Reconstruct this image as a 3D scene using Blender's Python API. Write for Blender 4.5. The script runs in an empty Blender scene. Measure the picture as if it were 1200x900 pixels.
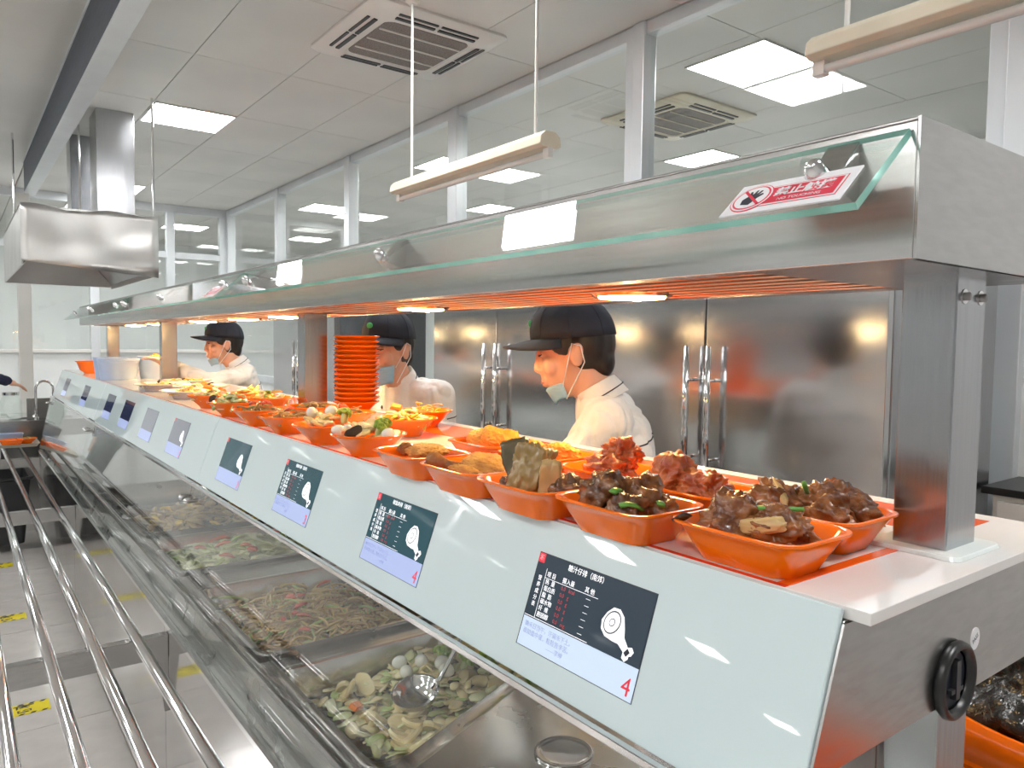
import bpy, bmesh, math, random
from mathutils import Vector, Matrix, noise
random.seed(7)
SC = bpy.context.scene
COL = SC.collection

# ---------------------------------------------------------------- camera
_yaw, _pitch, _roll = 0.643672776, -0.0554107, 0.01196588
_f = Vector((math.sin(_yaw)*math.cos(_pitch), math.cos(_yaw)*math.cos(_pitch), math.sin(_pitch)))
_r = Vector((math.cos(_yaw), -math.sin(_yaw), 0)); _u = _r.cross(_f)
_r2 = _r*math.cos(_roll) + _u*math.sin(_roll); _u2 = -_r*math.sin(_roll) + _u*math.cos(_roll)
cd = bpy.data.cameras.new('camera'); cam = bpy.data.objects.new('camera', cd); COL.objects.link(cam)
cd.sensor_width = 36; cd.lens = 874.33*36/1200; cd.clip_start = 0.02; cd.clip_end = 100
cam.matrix_world = Matrix(((_r2.x,_u2.x,-_f.x,0),(_r2.y,_u2.y,-_f.y,0),(_r2.z,_u2.z,-_f.z,1.55),(0,0,0,1)))
SC.camera = cam
# ---------------------------------------------------------------- world, exposure
W = bpy.data.worlds.new('world'); SC.world = W; W.use_nodes = True
W.node_tree.nodes['Background'].inputs[0].default_value = (0.93, 0.97, 1, 1)
W.node_tree.nodes['Background'].inputs[1].default_value = 0.35
SC.view_settings.view_transform = 'Standard'; SC.view_settings.look = 'None'
SC.view_settings.gamma = 1; SC.view_settings.use_curve_mapping = False
SC.view_settings.exposure = 2.05
PANEL_L = 9.0        # radiance of the ceiling light diffusers
LAMP_L = 26.0        # radiance of the heat lamps
SC.cycles.transparent_max_bounces = 24
SC.cycles.sample_clamp_indirect = 6.0

# ---------------------------------------------------------------- materials
def _nt(name):
    m = bpy.data.materials.new(name); m.use_nodes = True
    nt = m.node_tree; return m, nt, nt.nodes['Principled BSDF']
def mat(name, base, rough=0.5, metal=0.0, base2=None, nscale=8.0, bump=0.0, bscale=60.0, coat=0.0, spec=0.5,
        stretch=None, sss=0.0, lo=0.35, hi=0.65, trans=0.0, rough2=None, detail=4.0, emit=None, est=0.0, bdist=0.002):
    m, nt, p = _nt(name); N = nt.nodes; L = nt.links
    p.inputs['Base Color'].default_value = (*base, 1); p.inputs['Roughness'].default_value = rough
    p.inputs['Metallic'].default_value = metal; p.inputs['Specular IOR Level'].default_value = spec
    p.inputs['Coat Weight'].default_value = coat; p.inputs['Coat Roughness'].default_value = 0.04
    if sss: p.inputs['Subsurface Weight'].default_value = sss; p.inputs['Subsurface Radius'].default_value = (0.012,0.006,0.004)
    if trans: p.inputs['Transmission Weight'].default_value = trans
    if emit: p.inputs['Emission Color'].default_value = (*emit,1); p.inputs['Emission Strength'].default_value = est
    co = None
    if base2 or bump or rough2 is not None:
        tc = N.new('ShaderNodeTexCoord'); mp = N.new('ShaderNodeMapping'); L.new(tc.outputs['Object'], mp.inputs['Vector'])
        if stretch: mp.inputs['Scale'].default_value = stretch
        co = mp.outputs['Vector']
    if base2 or rough2 is not None:
        nz = N.new('ShaderNodeTexNoise'); nz.inputs['Scale'].default_value = nscale; nz.inputs['Detail'].default_value = detail
        L.new(co, nz.inputs['Vector'])
        mr = N.new('ShaderNodeMapRange'); mr.inputs[1].default_value = lo; mr.inputs[2].default_value = hi
        L.new(nz.outputs['Fac'], mr.inputs[0])
        if base2:
            mx = N.new('ShaderNodeMix'); mx.data_type = 'RGBA'; mx.inputs[6].default_value = (*base,1); mx.inputs[7].default_value = (*base2,1)
            L.new(mr.outputs[0], mx.inputs[0]); L.new(mx.outputs[2], p.inputs['Base Color'])
        if rough2 is not None:
            m2 = N.new('ShaderNodeMapRange'); m2.inputs[3].default_value = rough; m2.inputs[4].default_value = rough2
            L.new(mr.outputs[0], m2.inputs[0]); L.new(m2.outputs[0], p.inputs['Roughness'])
    if bump:
        nb = N.new('ShaderNodeTexNoise'); nb.inputs['Scale'].default_value = bscale; nb.inputs['Detail'].default_value = detail
        L.new(co, nb.inputs['Vector']); b = N.new('ShaderNodeBump'); b.inputs['Strength'].default_value = bump; b.inputs['Distance'].default_value = bdist
        L.new(nb.outputs['Fac'], b.inputs['Height']); L.new(b.outputs['Normal'], p.inputs['Normal'])
    return m
def emis(name, col, st):
    m = bpy.data.materials.new(name); m.use_nodes = True; nt = m.node_tree; nt.nodes.clear()
    e = nt.nodes.new('ShaderNodeEmission'); e.inputs[0].default_value = (*col,1); e.inputs[1].default_value = st
    o = nt.nodes.new('ShaderNodeOutputMaterial'); nt.links.new(e.outputs[0], o.inputs[0]); return m
def glass(name, tint=(0.96,0.99,0.98), ior=1.45, gloss=1.0, rough=0.0):
    m = bpy.data.materials.new(name); m.use_nodes = True; nt = m.node_tree; nt.nodes.clear(); N = nt.nodes; L = nt.links
    t = N.new('ShaderNodeBsdfTransparent'); t.inputs[0].default_value = (*tint,1)
    g = N.new('ShaderNodeBsdfGlossy'); g.inputs['Roughness'].default_value = rough; g.inputs[0].default_value = (gloss,gloss,gloss,1)
    fr = N.new('ShaderNodeFresnel'); ge = N.new('ShaderNodeNewGeometry'); mr = N.new('ShaderNodeMapRange')
    mr.inputs[3].default_value = ior; mr.inputs[4].default_value = 1/ior      # same reflectance from either side of a thin pane
    L.new(ge.outputs['Backfacing'], mr.inputs[0]); L.new(mr.outputs[0], fr.inputs[0])
    mx = N.new('ShaderNodeMixShader'); o = N.new('ShaderNodeOutputMaterial')
    L.new(fr.outputs[0], mx.inputs[0]); L.new(t.outputs[0], mx.inputs[1]); L.new(g.outputs[0], mx.inputs[2]); L.new(mx.outputs[0], o.inputs[0])
    return m

M = {}
M['ceil'] = mat('ceiling_panel_paint', (0.66,0.65,0.625), 0.32, base2=(0.61,0.605,0.585), nscale=1.3, rough2=0.4)
M['ceil_gap'] = mat('ceiling_joint_shadow_gap', (0.34,0.33,0.32), 0.6)
M['wall'] = mat('painted_wall', (0.74,0.76,0.76), 0.55, base2=(0.70,0.72,0.725), nscale=2)
M['alu'] = mat('aluminium_profile', (0.72,0.75,0.78), 0.35, metal=0.35, base2=(0.66,0.69,0.72), nscale=3)
M['tile'] = mat('floor_tile', (0.60,0.575,0.55), 0.12, base2=(0.54,0.52,0.50), nscale=9, bump=0.03, bscale=6)
M['grout'] = mat('floor_grout', (0.38,0.36,0.34), 0.8)
M['steel'] = mat('brushed_steel', (0.53,0.525,0.52), 0.22, metal=1, base2=(0.49,0.485,0.48), nscale=30, stretch=(1,0.15,4), rough2=0.27)
M['steel_v'] = mat('vertical_brushed_steel', (0.44,0.45,0.47), 0.2, metal=1, base2=(0.415,0.425,0.445), nscale=30, stretch=(8,8,0.12), rough2=0.26)
M['mirror'] = mat('polished_steel_sheet', (0.58,0.565,0.56), 0.08, metal=1, base2=(0.53,0.515,0.51), nscale=2.5, bump=0.10, bscale=2.2, detail=1, bdist=0.02, rough2=0.16)
M['wavy'] = mat('refrigerator_steel_sheet', (0.62,0.615,0.62), 0.13, metal=1, base2=(0.56,0.555,0.56), nscale=3, bump=0.16, bscale=1.6, detail=1, bdist=0.03, rough2=0.18, stretch=(1,0.4,1.8))
M['liner'] = mat('satin_liner_steel', (0.36,0.36,0.355), 0.25, metal=1, base2=(0.32,0.32,0.315), nscale=4, rough2=0.35)
M['chrome'] = mat('chrome_tube', (0.78,0.78,0.79), 0.06, metal=1, base2=(0.72,0.72,0.73), nscale=6, rough2=0.14)
M['pan'] = mat('pan_steel', (0.66,0.65,0.63), 0.16, metal=1, base2=(0.58,0.57,0.55), nscale=7, rough2=0.3, bump=0.05, bscale=9)
M['hoodsteel'] = mat('dull_hood_steel', (0.70,0.69,0.68), 0.34, metal=1, base2=(0.64,0.63,0.62), nscale=3, rough2=0.42)
M['darksteel'] = mat('grey_steel', (0.30,0.30,0.30), 0.35, metal=0.8, base2=(0.24,0.24,0.24), nscale=5)
M['wglass'] = mat('white_back_painted_glass', (0.68,0.80,0.825), 0.02, base2=(0.665,0.79,0.815), nscale=1.5, spec=0.6)
M['shelfglass'] = mat('white_shelf_glass', (0.78,0.77,0.755), 0.03, base2=(0.765,0.75,0.735), nscale=2, spec=0.6)
M['wedge'] = mat('white_glass_edge', (0.80,0.86,0.85), 0.15, base2=(0.76,0.83,0.82), nscale=5)
M['printorange'] = mat('orange_print', (0.85,0.13,0.01), 0.05, base2=(0.80,0.11,0.01), nscale=3)
M['printred'] = mat('red_print', (0.70,0.05,0.02), 0.1, base2=(0.62,0.045,0.02), nscale=3)
M['orange'] = mat('orange_melamine', (0.97,0.185,0.004), 0.14, base2=(0.93,0.165,0.003), nscale=5, coat=0.1)
M['glass'] = glass('clear_glass', (0.965,0.985,0.975), 1.45)
M['winglass'] = glass('partition_glass', (0.955,0.975,0.965), 1.5)
M['sneeze'] = glass('sneeze_glass', (0.96,0.985,0.975), 1.5)
M['glassedge'] = mat('green_glass_edge', (0.20,0.55,0.47), 0.1, base2=(0.34,0.70,0.60), nscale=9, emit=None, trans=0.25)
M['tubeglass'] = mat('unlit_fluorescent_tube', (0.72,0.72,0.70), 0.12, base2=(0.68,0.68,0.66), nscale=4)
M['white_pl'] = mat('white_plastic', (0.74,0.73,0.70), 0.35, base2=(0.70,0.69,0.66), nscale=3)
M['cream'] = mat('aged_cream_enamel', (0.74,0.69,0.56), 0.35, base2=(0.68,0.62,0.49), nscale=7)
M['grille'] = mat('brown_grey_mesh', (0.16,0.14,0.13), 0.6, base2=(0.25,0.22,0.21), nscale=160, detail=0)
M['black'] = mat('black_rubber', (0.012,0.012,0.013), 0.32, base2=(0.02,0.02,0.02), nscale=9)
M['blackbin'] = mat('black_plastic_bin', (0.02,0.021,0.024), 0.35, base2=(0.03,0.031,0.034), nscale=6)
M['bag'] = mat('black_bin_liner', (0.012,0.012,0.012), 0.18, base2=(0.02,0.02,0.02), nscale=30, bump=0.6, bscale=24, bdist=0.02)
M['navyvinyl'] = mat('dark_slate_fascia', (0.055,0.068,0.10), 0.5, base2=(0.075,0.088,0.125), nscale=60, stretch=(1,0.1,1))
M['lightpanel'] = emis('ceiling_light_diffuser', (1.0,0.995,0.98), PANEL_L)
M['heat'] = emis('heat_lamp_glow', (1.0,0.62,0.24), LAMP_L)
M['heatcore'] = emis('heat_lamp_filament', (1.0,0.80,0.45), LAMP_L*2.2)
M['lamplit'] = mat('lamplit_guard_metal', (0.85,0.50,0.34), 0.22, metal=1, base2=(0.78,0.44,0.29), nscale=9)  # orange of the heat lamp light put into the metal colour
M['scr_dark'] = mat('screen_slate', (0.02,0.03,0.04), 0.04, emit=(0.030,0.040,0.052), est=0.260, base2=(0.022,0.033,0.044), nscale=2)
M['scr_teal'] = mat('screen_teal', (0.02,0.045,0.055), 0.04, emit=(0.022,0.058,0.072), est=0.260, base2=(0.022,0.05,0.06), nscale=2)
M['scr_black'] = mat('screen_black', (0.01,0.013,0.03), 0.04, emit=(0.012,0.016,0.035), est=0.260, base2=(0.012,0.015,0.033), nscale=2)
M['scr_white'] = mat('screen_pale_blue', (0.3,0.36,0.42), 0.04, emit=(0.46,0.55,0.68), est=0.234, base2=(0.31,0.37,0.43), nscale=2)
M['scr_lav'] = mat('screen_lavender', (0.25,0.29,0.42), 0.04, emit=(0.33,0.40,0.66), est=0.208, base2=(0.26,0.3,0.43), nscale=2)
M['scr_grey'] = mat('screen_washed_reflection', (0.20,0.21,0.24), 0.05, emit=(0.15,0.16,0.19), est=0.182, base2=(0.22,0.23,0.26), nscale=2)  # washed-out reflection put into the screen colour as flat grey
M['ink_white'] = mat('screen_white_ink', (0.8,0.8,0.8), 0.3, emit=(0.85,0.88,0.92), est=0.234, base2=(0.78,0.78,0.78), nscale=4)
M['ink_red'] = mat('red_ink', (0.72,0.03,0.05), 0.3, emit=(0.6,0.02,0.05), est=0.104, base2=(0.68,0.03,0.05), nscale=4)
M['ink_dimred'] = mat('dim_red_ink', (0.32,0.03,0.04), 0.3, emit=(0.36,0.03,0.04), est=0.156, base2=(0.3,0.03,0.04), nscale=4)
M['ink_blue'] = mat('pale_blue_ink', (0.22,0.25,0.42), 0.3, emit=(0.24,0.28,0.50), est=0.182, base2=(0.2,0.24,0.4), nscale=4)
M['ink_dark'] = mat('dark_ink', (0.015,0.02,0.035), 0.4, base2=(0.02,0.025,0.04), nscale=4)
M['paper'] = mat('white_sticker', (0.84,0.84,0.87), 0.3, base2=(0.82,0.82,0.85), nscale=3)
M['sign_red'] = mat('sign_red_print', (0.72,0.035,0.075), 0.3, base2=(0.68,0.03,0.07), nscale=3)
M['yellow'] = mat('yellow_floor_tape', (0.85,0.72,0.02), 0.4, base2=(0.78,0.66,0.02), nscale=12)
M['skin'] = mat('skin', (0.72,0.42,0.30), 0.48, base2=(0.66,0.36,0.25), nscale=14, sss=0.12)
M['lip'] = mat('lips', (0.55,0.22,0.18), 0.45, base2=(0.5,0.2,0.16), nscale=20)
M['hair'] = mat('black_hair', (0.012,0.010,0.009), 0.4, base2=(0.025,0.02,0.018), nscale=40, stretch=(1,1,0.1))
M['cloth'] = mat('white_uniform_cotton', (0.80,0.785,0.765), 0.85, base2=(0.77,0.755,0.735), nscale=12, bump=0.5, bscale=12, bdist=0.03)
M['piping'] = mat('black_piping', (0.03,0.03,0.035), 0.7, base2=(0.045,0.045,0.05), nscale=30)
M['cap'] = mat('charcoal_cap_cotton', (0.015,0.019,0.030), 0.8, base2=(0.024,0.029,0.043), nscale=9, bump=0.4, bscale=14, bdist=0.01)
M['navy'] = mat('navy_sleeve', (0.012,0.015,0.045), 0.8, base2=(0.018,0.022,0.06), nscale=20)
M['mask'] = mat('pale_blue_mask', (0.34,0.56,0.74), 0.7, base2=(0.30,0.52,0.71), nscale=30, bump=0.4, bscale=30, stretch=(1,1,6))
M['trouser'] = mat('black_trousers', (0.02,0.02,0.024), 0.8, base2=(0.03,0.03,0.034), nscale=12)
M['green'] = mat('green_emblem', (0.05,0.42,0.13), 0.6, base2=(0.04,0.36,0.1), nscale=20)
M['bluepl'] = mat('pale_blue_plastic', (0.42,0.53,0.74), 0.3, base2=(0.39,0.50,0.71), nscale=4)
M['pink'] = mat('pale_pink_plate', (0.80,0.68,0.68), 0.15, base2=(0.76,0.64,0.64), nscale=4)
# food
M['braise'] = mat('braised_meat', (0.125,0.036,0.010), 0.22, base2=(0.42,0.165,0.050), nscale=34, bump=1.0, bscale=110, coat=0.5, lo=0.36, hi=0.68, bdist=0.004)
M['braise2'] = mat('dark_braised_meat', (0.075,0.025,0.010), 0.26, base2=(0.31,0.135,0.055), nscale=40, bump=1.0, bscale=120, coat=0.35, bdist=0.004)
M['redmeat'] = mat('red_sauced_meat', (0.36,0.055,0.012), 0.28, base2=(0.66,0.20,0.055), nscale=34, bump=1.0, bscale=110, coat=0.35, bdist=0.004)
M['rind'] = mat('olive_rind', (0.24,0.15,0.04), 0.24, base2=(0.44,0.30,0.12), nscale=13, bump=0.6, bscale=30, coat=0.4, bdist=0.006, stretch=(1,1,0.3))
M['skin_ol'] = mat('dark_olive_skin', (0.07,0.055,0.02), 0.25, base2=(0.16,0.125,0.05), nscale=16, bump=0.4, bscale=40, coat=0.4)
M['bone'] = mat('bone', (0.56,0.37,0.14), 0.35, base2=(0.68,0.50,0.25), nscale=18, bump=0.4, bscale=40)
M['fried'] = mat('golden_fried_crumb', (0.48,0.20,0.035), 0.6, base2=(0.68,0.36,0.08), nscale=40, bump=1.0, bscale=130, bdist=0.004)
M['friedy'] = mat('yellow_orange_batter', (0.76,0.29,0.025), 0.5, base2=(0.88,0.44,0.06), nscale=36, bump=1.0, bscale=120, bdist=0.004)
M['friedd'] = mat('dark_fried_crust', (0.17,0.055,0.015), 0.5, base2=(0.36,0.14,0.03), nscale=34, bump=1.0, bscale=110, bdist=0.004)
M['cabbage'] = mat('pale_cabbage', (0.62,0.63,0.30), 0.35, base2=(0.74,0.74,0.48), nscale=14, coat=0.2)
M['cabgreen'] = mat('green_cabbage', (0.26,0.38,0.08), 0.35, base2=(0.48,0.55,0.19), nscale=14, coat=0.2)
M['chili'] = mat('red_pepper', (0.58,0.06,0.03), 0.3, base2=(0.66,0.13,0.06), nscale=10, coat=0.3)
M['strip'] = mat('tofu_strip', (0.50,0.32,0.11), 0.4, base2=(0.64,0.45,0.19), nscale=10, coat=0.2)
M['strip2'] = mat('brown_strip', (0.30,0.16,0.06), 0.4, base2=(0.44,0.27,0.11), nscale=10, coat=0.2)
M['egg'] = mat('boiled_egg_white', (0.82,0.80,0.74), 0.22, base2=(0.78,0.76,0.70), nscale=5, sss=0.1)
M['potato'] = mat('pale_vegetable_slice', (0.74,0.58,0.28), 0.35, base2=(0.84,0.73,0.46), nscale=14, bump=0.3, bscale=40)
M['broc'] = mat('broccoli_floret', (0.16,0.30,0.03), 0.6, base2=(0.36,0.50,0.07), nscale=60, bump=1.0, bscale=120, bdist=0.004)
M['stalk'] = mat('pale_green_stalk', (0.46,0.56,0.20), 0.45, base2=(0.54,0.62,0.28), nscale=10)
M['scallion'] = mat('green_scallion', (0.10,0.32,0.04), 0.35, base2=(0.2,0.44,0.09), nscale=14)
M['mush'] = mat('black_mushroom', (0.03,0.018,0.012), 0.4, base2=(0.07,0.04,0.02), nscale=20, bump=0.5, bscale=40)
M['yel'] = mat('yellow_squash', (0.84,0.52,0.06), 0.4, base2=(0.88,0.62,0.14), nscale=20, bump=0.6, bscale=50)
M['carrot'] = mat('orange_carrot', (0.86,0.20,0.015), 0.4, base2=(0.9,0.27,0.03), nscale=12)

# ---------------------------------------------------------------- mesh helpers
WT = {}
def tag(o, label=None, cat=None, group=None, kind=None):
    if label: o['label'] = label
    if cat: o['category'] = cat
    if group: o['group'] = group
    if kind: o['kind'] = kind
    return o
def empty(name, loc, label, cat, group=None, rz=0.0):
    o = bpy.data.objects.new(name, None); COL.objects.link(o); o.empty_display_size = 0.05
    o.location = loc; o.rotation_euler = (0,0,rz); WT[o.name] = Vector(loc); return tag(o, label, cat, group)
def link(name, me, parent=None, local=False):
    o = bpy.data.objects.new(name, me); COL.objects.link(o)
    off = Vector((0,0,0))
    if parent is not None:
        o.parent = parent
        if not local: o.location = -WT[parent.name]
    WT[o.name] = Vector((0,0,0)); return o
class MB:
    def __init__(s): s.v = []; s.f = []; s.mi = []; s.cur = 0
    def add(s, vs, fs):
        b = len(s.v); s.v += [tuple(v) for v in vs]; s.f += [tuple(b+i for i in f) for f in fs]; s.mi += [s.cur]*len(fs); return s
    def box(s, x0,x1,y0,y1,z0,z1):
        return s.add([(x0,y0,z0),(x1,y0,z0),(x1,y1,z0),(x0,y1,z0),(x0,y0,z1),(x1,y0,z1),(x1,y1,z1),(x0,y1,z1)],
            [(3,2,1,0),(4,5,6,7),(0,1,5,4),(1,2,6,5),(2,3,7,6),(3,0,4,7)])
    def loft(s, loops, cap0=True, cap1=True):
        n = len(loops[0]); vs = [p for l in loops for p in l]; fs = []
        for k in range(len(loops)-1):
            for i in range(n): j=(i+1)%n; fs.append((k*n+i, k*n+j, (k+1)*n+j, (k+1)*n+i))
        if cap0: fs.append(tuple(range(n-1,-1,-1)))
        if cap1: fs.append(tuple((len(loops)-1)*n+i for i in range(n)))
        return s.add(vs, fs)
    def prism(s, poly, y0, y1):     # polygon in (x, z), extruded along y
        return s.loft([[(x,y0,z) for x,z in poly],[(x,y1,z) for x,z in poly]])
    def tube(s, path, r, n=10, caps=True):
        path = [Vector(p) for p in path]; loops = []
        rs = r if isinstance(r,(list,tuple)) else [r]*len(path)
        up = None
        for i,p in enumerate(path):
            t = (path[min(i+1,len(path)-1)]-path[max(i-1,0)]).normalized()
            if up is None: up = Vector((0,0,1)) if abs(t.z)<0.9 else Vector((1,0,0))
            a = t.cross(up).normalized(); b = a.cross(t).normalized(); up = b
            loops.append([p + (a*math.cos(2*math.pi*k/n) + b*math.sin(2*math.pi*k/n))*rs[i] for k in range(n)])
        return s.loft(loops, caps, caps)
    def lathe(s, prof, c=(0,0,0), n=32):   # prof: (r,z)
        return s.loft([[(c[0]+r*math.cos(2*math.pi*k/n), c[1]+r*math.sin(2*math.pi*k/n), c[2]+z) for k in range(n)] for r,z in prof])
    def ell(s, c, rad, R=None, nu=14, nv=10):
        loops = []
        for i in range(1,nv):
            ph = math.pi*i/nv; loops.append([Vector((rad[0]*math.sin(ph)*math.cos(2*math.pi*k/nu), rad[1]*math.sin(ph)*math.sin(2*math.pi*k/nu), -rad[2]*math.cos(ph))) for k in range(nu)])
        loops = [[(R@p if R else p)+Vector(c) for p in l] for l in loops]
        n=nu; vs=[p for l in loops for p in l]; b0=Vector((0,0,-rad[2])); b1=Vector((0,0,rad[2]))
        if R: b0=R@b0; b1=R@b1
        vs += [b0+Vector(c), b1+Vector(c)]; fs=[]; m=len(loops)
        for k in range(m-1):
            for i in range(n): j=(i+1)%n; fs.append((k*n+i,k*n+j,(k+1)*n+j,(k+1)*n+i))
        for i in range(n): j=(i+1)%n; fs.append((m*n, j, i)); fs.append((m*n+1,(m-1)*n+i,(m-1)*n+j))
        return s.add(vs, fs)
    def cap(s, a, b, ra, rb, n=12):        # tapered capsule
        a=Vector(a); b=Vector(b); t=(b-a).normalized()
        up=Vector((0,0,1)) if abs(t.z)<0.9 else Vector((1,0,0)); u=t.cross(up).normalized(); w=u.cross(t)
        loops=[]
        def ring(c,r): loops.append([c+(u*math.cos(2*math.pi*k/n)+w*math.sin(2*math.pi*k/n))*r for k in range(n)])
        for q in (80,55,30): ring(a - t*ra*math.sin(math.radians(q)), ra*math.cos(math.radians(q)))
        ring(a,ra); ring(b,rb)
        for q in (30,55,80): ring(b + t*rb*math.sin(math.radians(q)), rb*math.cos(math.radians(q)))
        return s.loft(loops)
    def mesh(s, name, mats, smooth=False):
        me = bpy.data.meshes.new(name); me.from_pydata(s.v, [], s.f)
        for m in (mats if isinstance(mats,(list,tuple)) else [mats]): me.materials.append(M[m])
        if any(s.mi): me.polygons.foreach_set('material_index', s.mi)
        if smooth: me.polygons.foreach_set('use_smooth', [True]*len(me.polygons))
        me.update(); return me
    def build(s, name, mats, parent=None, smooth=False, bevel=0, local=False, label=None, cat=None, group=None, kind=None, seg=2, auto=None):
        me = s.mesh(name, mats, smooth)
        if not bevel:
            bm = bmesh.new(); bm.from_mesh(me); bmesh.ops.recalc_face_normals(bm, faces=bm.faces); bm.to_mesh(me); bm.free()
        o = link(name, me, parent, local); tag(o, label, cat, group, kind)
        if bevel:
            b = o.modifiers.new('bevel','BEVEL'); b.width = bevel; b.segments = seg; b.limit_method = 'ANGLE'; b.angle_limit = math.radians(40)
        if auto: smooth_by_angle(me, auto)
        return o
def smooth_by_angle(me, deg):
    me.polygons.foreach_set('use_smooth', [True]*len(me.polygons))
    bm = bmesh.new(); bm.from_mesh(me)
    for e in bm.edges:
        if len(e.link_faces)==2 and e.calc_face_angle(0) > math.radians(deg): e.smooth = False
    bm.to_mesh(me); bm.free()
def box(name, m, x0,x1,y0,y1,z0,z1, parent=None, bevel=0.0, **k):
    return MB().box(x0,x1,y0,y1,z0,z1).build(name, m, parent, bevel=bevel, **k)
def copy_tree(o, parent=None):
    c = o.copy(); COL.objects.link(c); WT[c.name] = WT.get(o.name, Vector()).copy()
    if parent is not None: c.parent = parent
    for ch in list(o.children): copy_tree(ch, c)
    return c
def struct(o): o['kind'] = 'structure'; return o

# flat lettering: text -> mesh, in the XY plane
_tmp = bpy.data.scenes.new('workbench')       # scratch scene to evaluate text and modifiers, removed at the end
def evaluated(o):
    _tmp.collection.objects.link(o)
    with bpy.context.temp_override(scene=_tmp, view_layer=_tmp.view_layers[0]): dg = bpy.context.evaluated_depsgraph_get()
    dg.update()
    me = bpy.data.meshes.new_from_object(o.evaluated_get(dg)); _tmp.collection.objects.unlink(o); return me
def text_mesh(txt, size, m, align='LEFT', depth=0.0002, bold=0.0, yalign='CENTER'):
    cu = bpy.data.curves.new('lettering','FONT'); cu.body = txt; cu.size = size; cu.align_x = align; cu.align_y = yalign
    cu.resolution_u = 2; cu.extrude = depth/2; cu.offset = bold
    o = bpy.data.objects.new('lettering', cu); me = evaluated(o)
    bpy.data.objects.remove(o); bpy.data.curves.remove(cu)
    me.materials.clear(); me.materials.append(M[m]); me.name = 'lettering'; return me
# ================================================================ THE SETTING
CZ = 3.32
flr = struct(box('floor','grout', -15,7,-4,15.2,-0.10,-0.004))
tile_me = MB().box(-0.298,0.298,-0.298,0.298,-0.008,0.0).mesh('tile','tile')
for i in range(-2,4):
    for j in range(2,17):
        t = link('tile', tile_me, flr, local=True); t.location = (-0.10+0.6*i+0.3, 0.12+0.6*j, 0.0)
pl = MB()
for a in ((-15,-1.0,-4,15.2),(2.6,7,-4,15.2),(-1.0,2.6,-4,1.02),(-1.0,2.6,10.02,15.2)): pl.box(a[0],a[1],a[2],a[3],-0.008,-0.0005)
pl.build('tile_field','tile',flr, kind='stuff')
# ceilings: a slab with metal panels clipped under it
ceil = struct(box('ceiling','ceil_gap', -15,7,-4,15.2,CZ+0.012,CZ+0.12))
edges_y = [2.68+1.16*k for k in range(-5,12)]
cp_me = MB().box(-0.3025,0.3025,-0.5775,0.5775,0,0.012).mesh('ceiling_panel','ceil')
xs = [0.945,1.555,2.165,2.775,3.39,4.0,4.61,5.22]
for x in xs:
    for k in range(len(edges_y)-1):
        if edges_y[k] < -1.0 or (x > 3.3 and edges_y[k] < 1.0): continue
        p = link('ceiling_panel', cp_me, ceil, local=True); p.location = (x, edges_y[k]+0.58, CZ)
MB().box(-15,0.63,-4,15.2,CZ,CZ+0.012).build('ceiling_sheet','ceil',ceil)
MB().box(5.53,7,-4,15.2,CZ,CZ+0.012).build('ceiling_sheet','ceil',ceil)
MB().box(0.72,5.53,-4,-0.81,CZ,CZ+0.012).build('ceiling_sheet','ceil',ceil)
# outer walls of the hall
struct(box('wall_left','wall',-15.1,-15,-4,15.2,0,CZ+0.1))
struct(box('wall_back','wall',-15,7,-4.1,-4,0,CZ+0.1))
struct(box('wall_far','wall',-15,7,15.2,15.3,0,CZ+0.1))
struct(box('wall_beyond','wall',7,7.1,-4,15.2,0,CZ+0.1))
# glazed partition on the kitchen side
part = struct(box('wall_right','wall',3.11,3.19,-4,1.10,0,CZ-0.001))
MY = [1.13,3.0,4.9,6.8,8.76,10.72]
box('top_rail','alu',3.09,3.17,1.10,10.80,CZ-0.07,CZ-0.001,part,0.004)
box('middle_rail','alu',3.09,3.17,1.10,10.80,1.02,1.10,part,0.004)
box('bottom_rail','alu',3.09,3.17,1.10,10.80,0,0.10,part,0.004)
for i,y in enumerate(MY):
    m = MB(); m.box(3.07,3.17,y-0.075,y+0.01,0,CZ-0.002); m.box(3.085,3.17,y+0.01,y+0.075,0,CZ-0.002)
    m.build('mullion','alu',part,bevel=0.004)
for i in range(5):
    box('pane','winglass',3.125,3.135,MY[i]+0.07,MY[i+1]-0.075,1.09,CZ-0.06,part)
    box('pane','wall',3.12,3.14,MY[i]+0.07,MY[i+1]-0.075,0.09,1.03,part, label='solid pale lower panel')
# glazed partition at the far end
farp = struct(MB().box(-15,3.07,10.72,10.80,CZ-0.10,CZ-0.001).build('wall_end','alu'))
fx = [-14.9,-12.9,-11.9,-9.9,-7.9,-5.9,-4.0,-2.2,-0.6,0.70,1.45,2.35,3.03]
for x in fx: box('mullion','alu',x-0.05,x+0.05,10.70,10.80,0,CZ-0.10,farp,0.004)
for i in range(len(fx)-1):
    a,b = fx[i]+0.05, fx[i+1]-0.05
    box('pane','winglass',a,b,10.745,10.755,1.40,2.62,farp); box('pane','winglass',a,b,10.745,10.755,2.70,CZ-0.1,farp)
    box('transom','alu',a,b,10.71,10.79,2.62,2.70,farp,0.003)
    box('sill','white_pl',a,b,10.69,10.80,1.36,1.40,farp,0.003)
    box('lower_panel','wall',a,b,10.73,10.77,0.0,1.36,farp)
box('column','white_pl',0.545,0.665,9.10,9.22,0,3.0,farp,0.004)
# downstand beam above the counter line
beam = struct(MB().box(0.63,0.715,-4,9.22,3.02,CZ+0.011).build('trim_1','white_pl'))
box('fascia','navyvinyl',0.62,0.63,-4,9.10,3.012,CZ-0.012,beam)
box('soffit_strip','alu',0.618,0.722,-4,9.22,3.0,3.012,beam,0.002)
box('edge_strip','alu',0.612,0.63,-4,9.10,CZ-0.012,CZ-0.001,beam,0.002)

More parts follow.
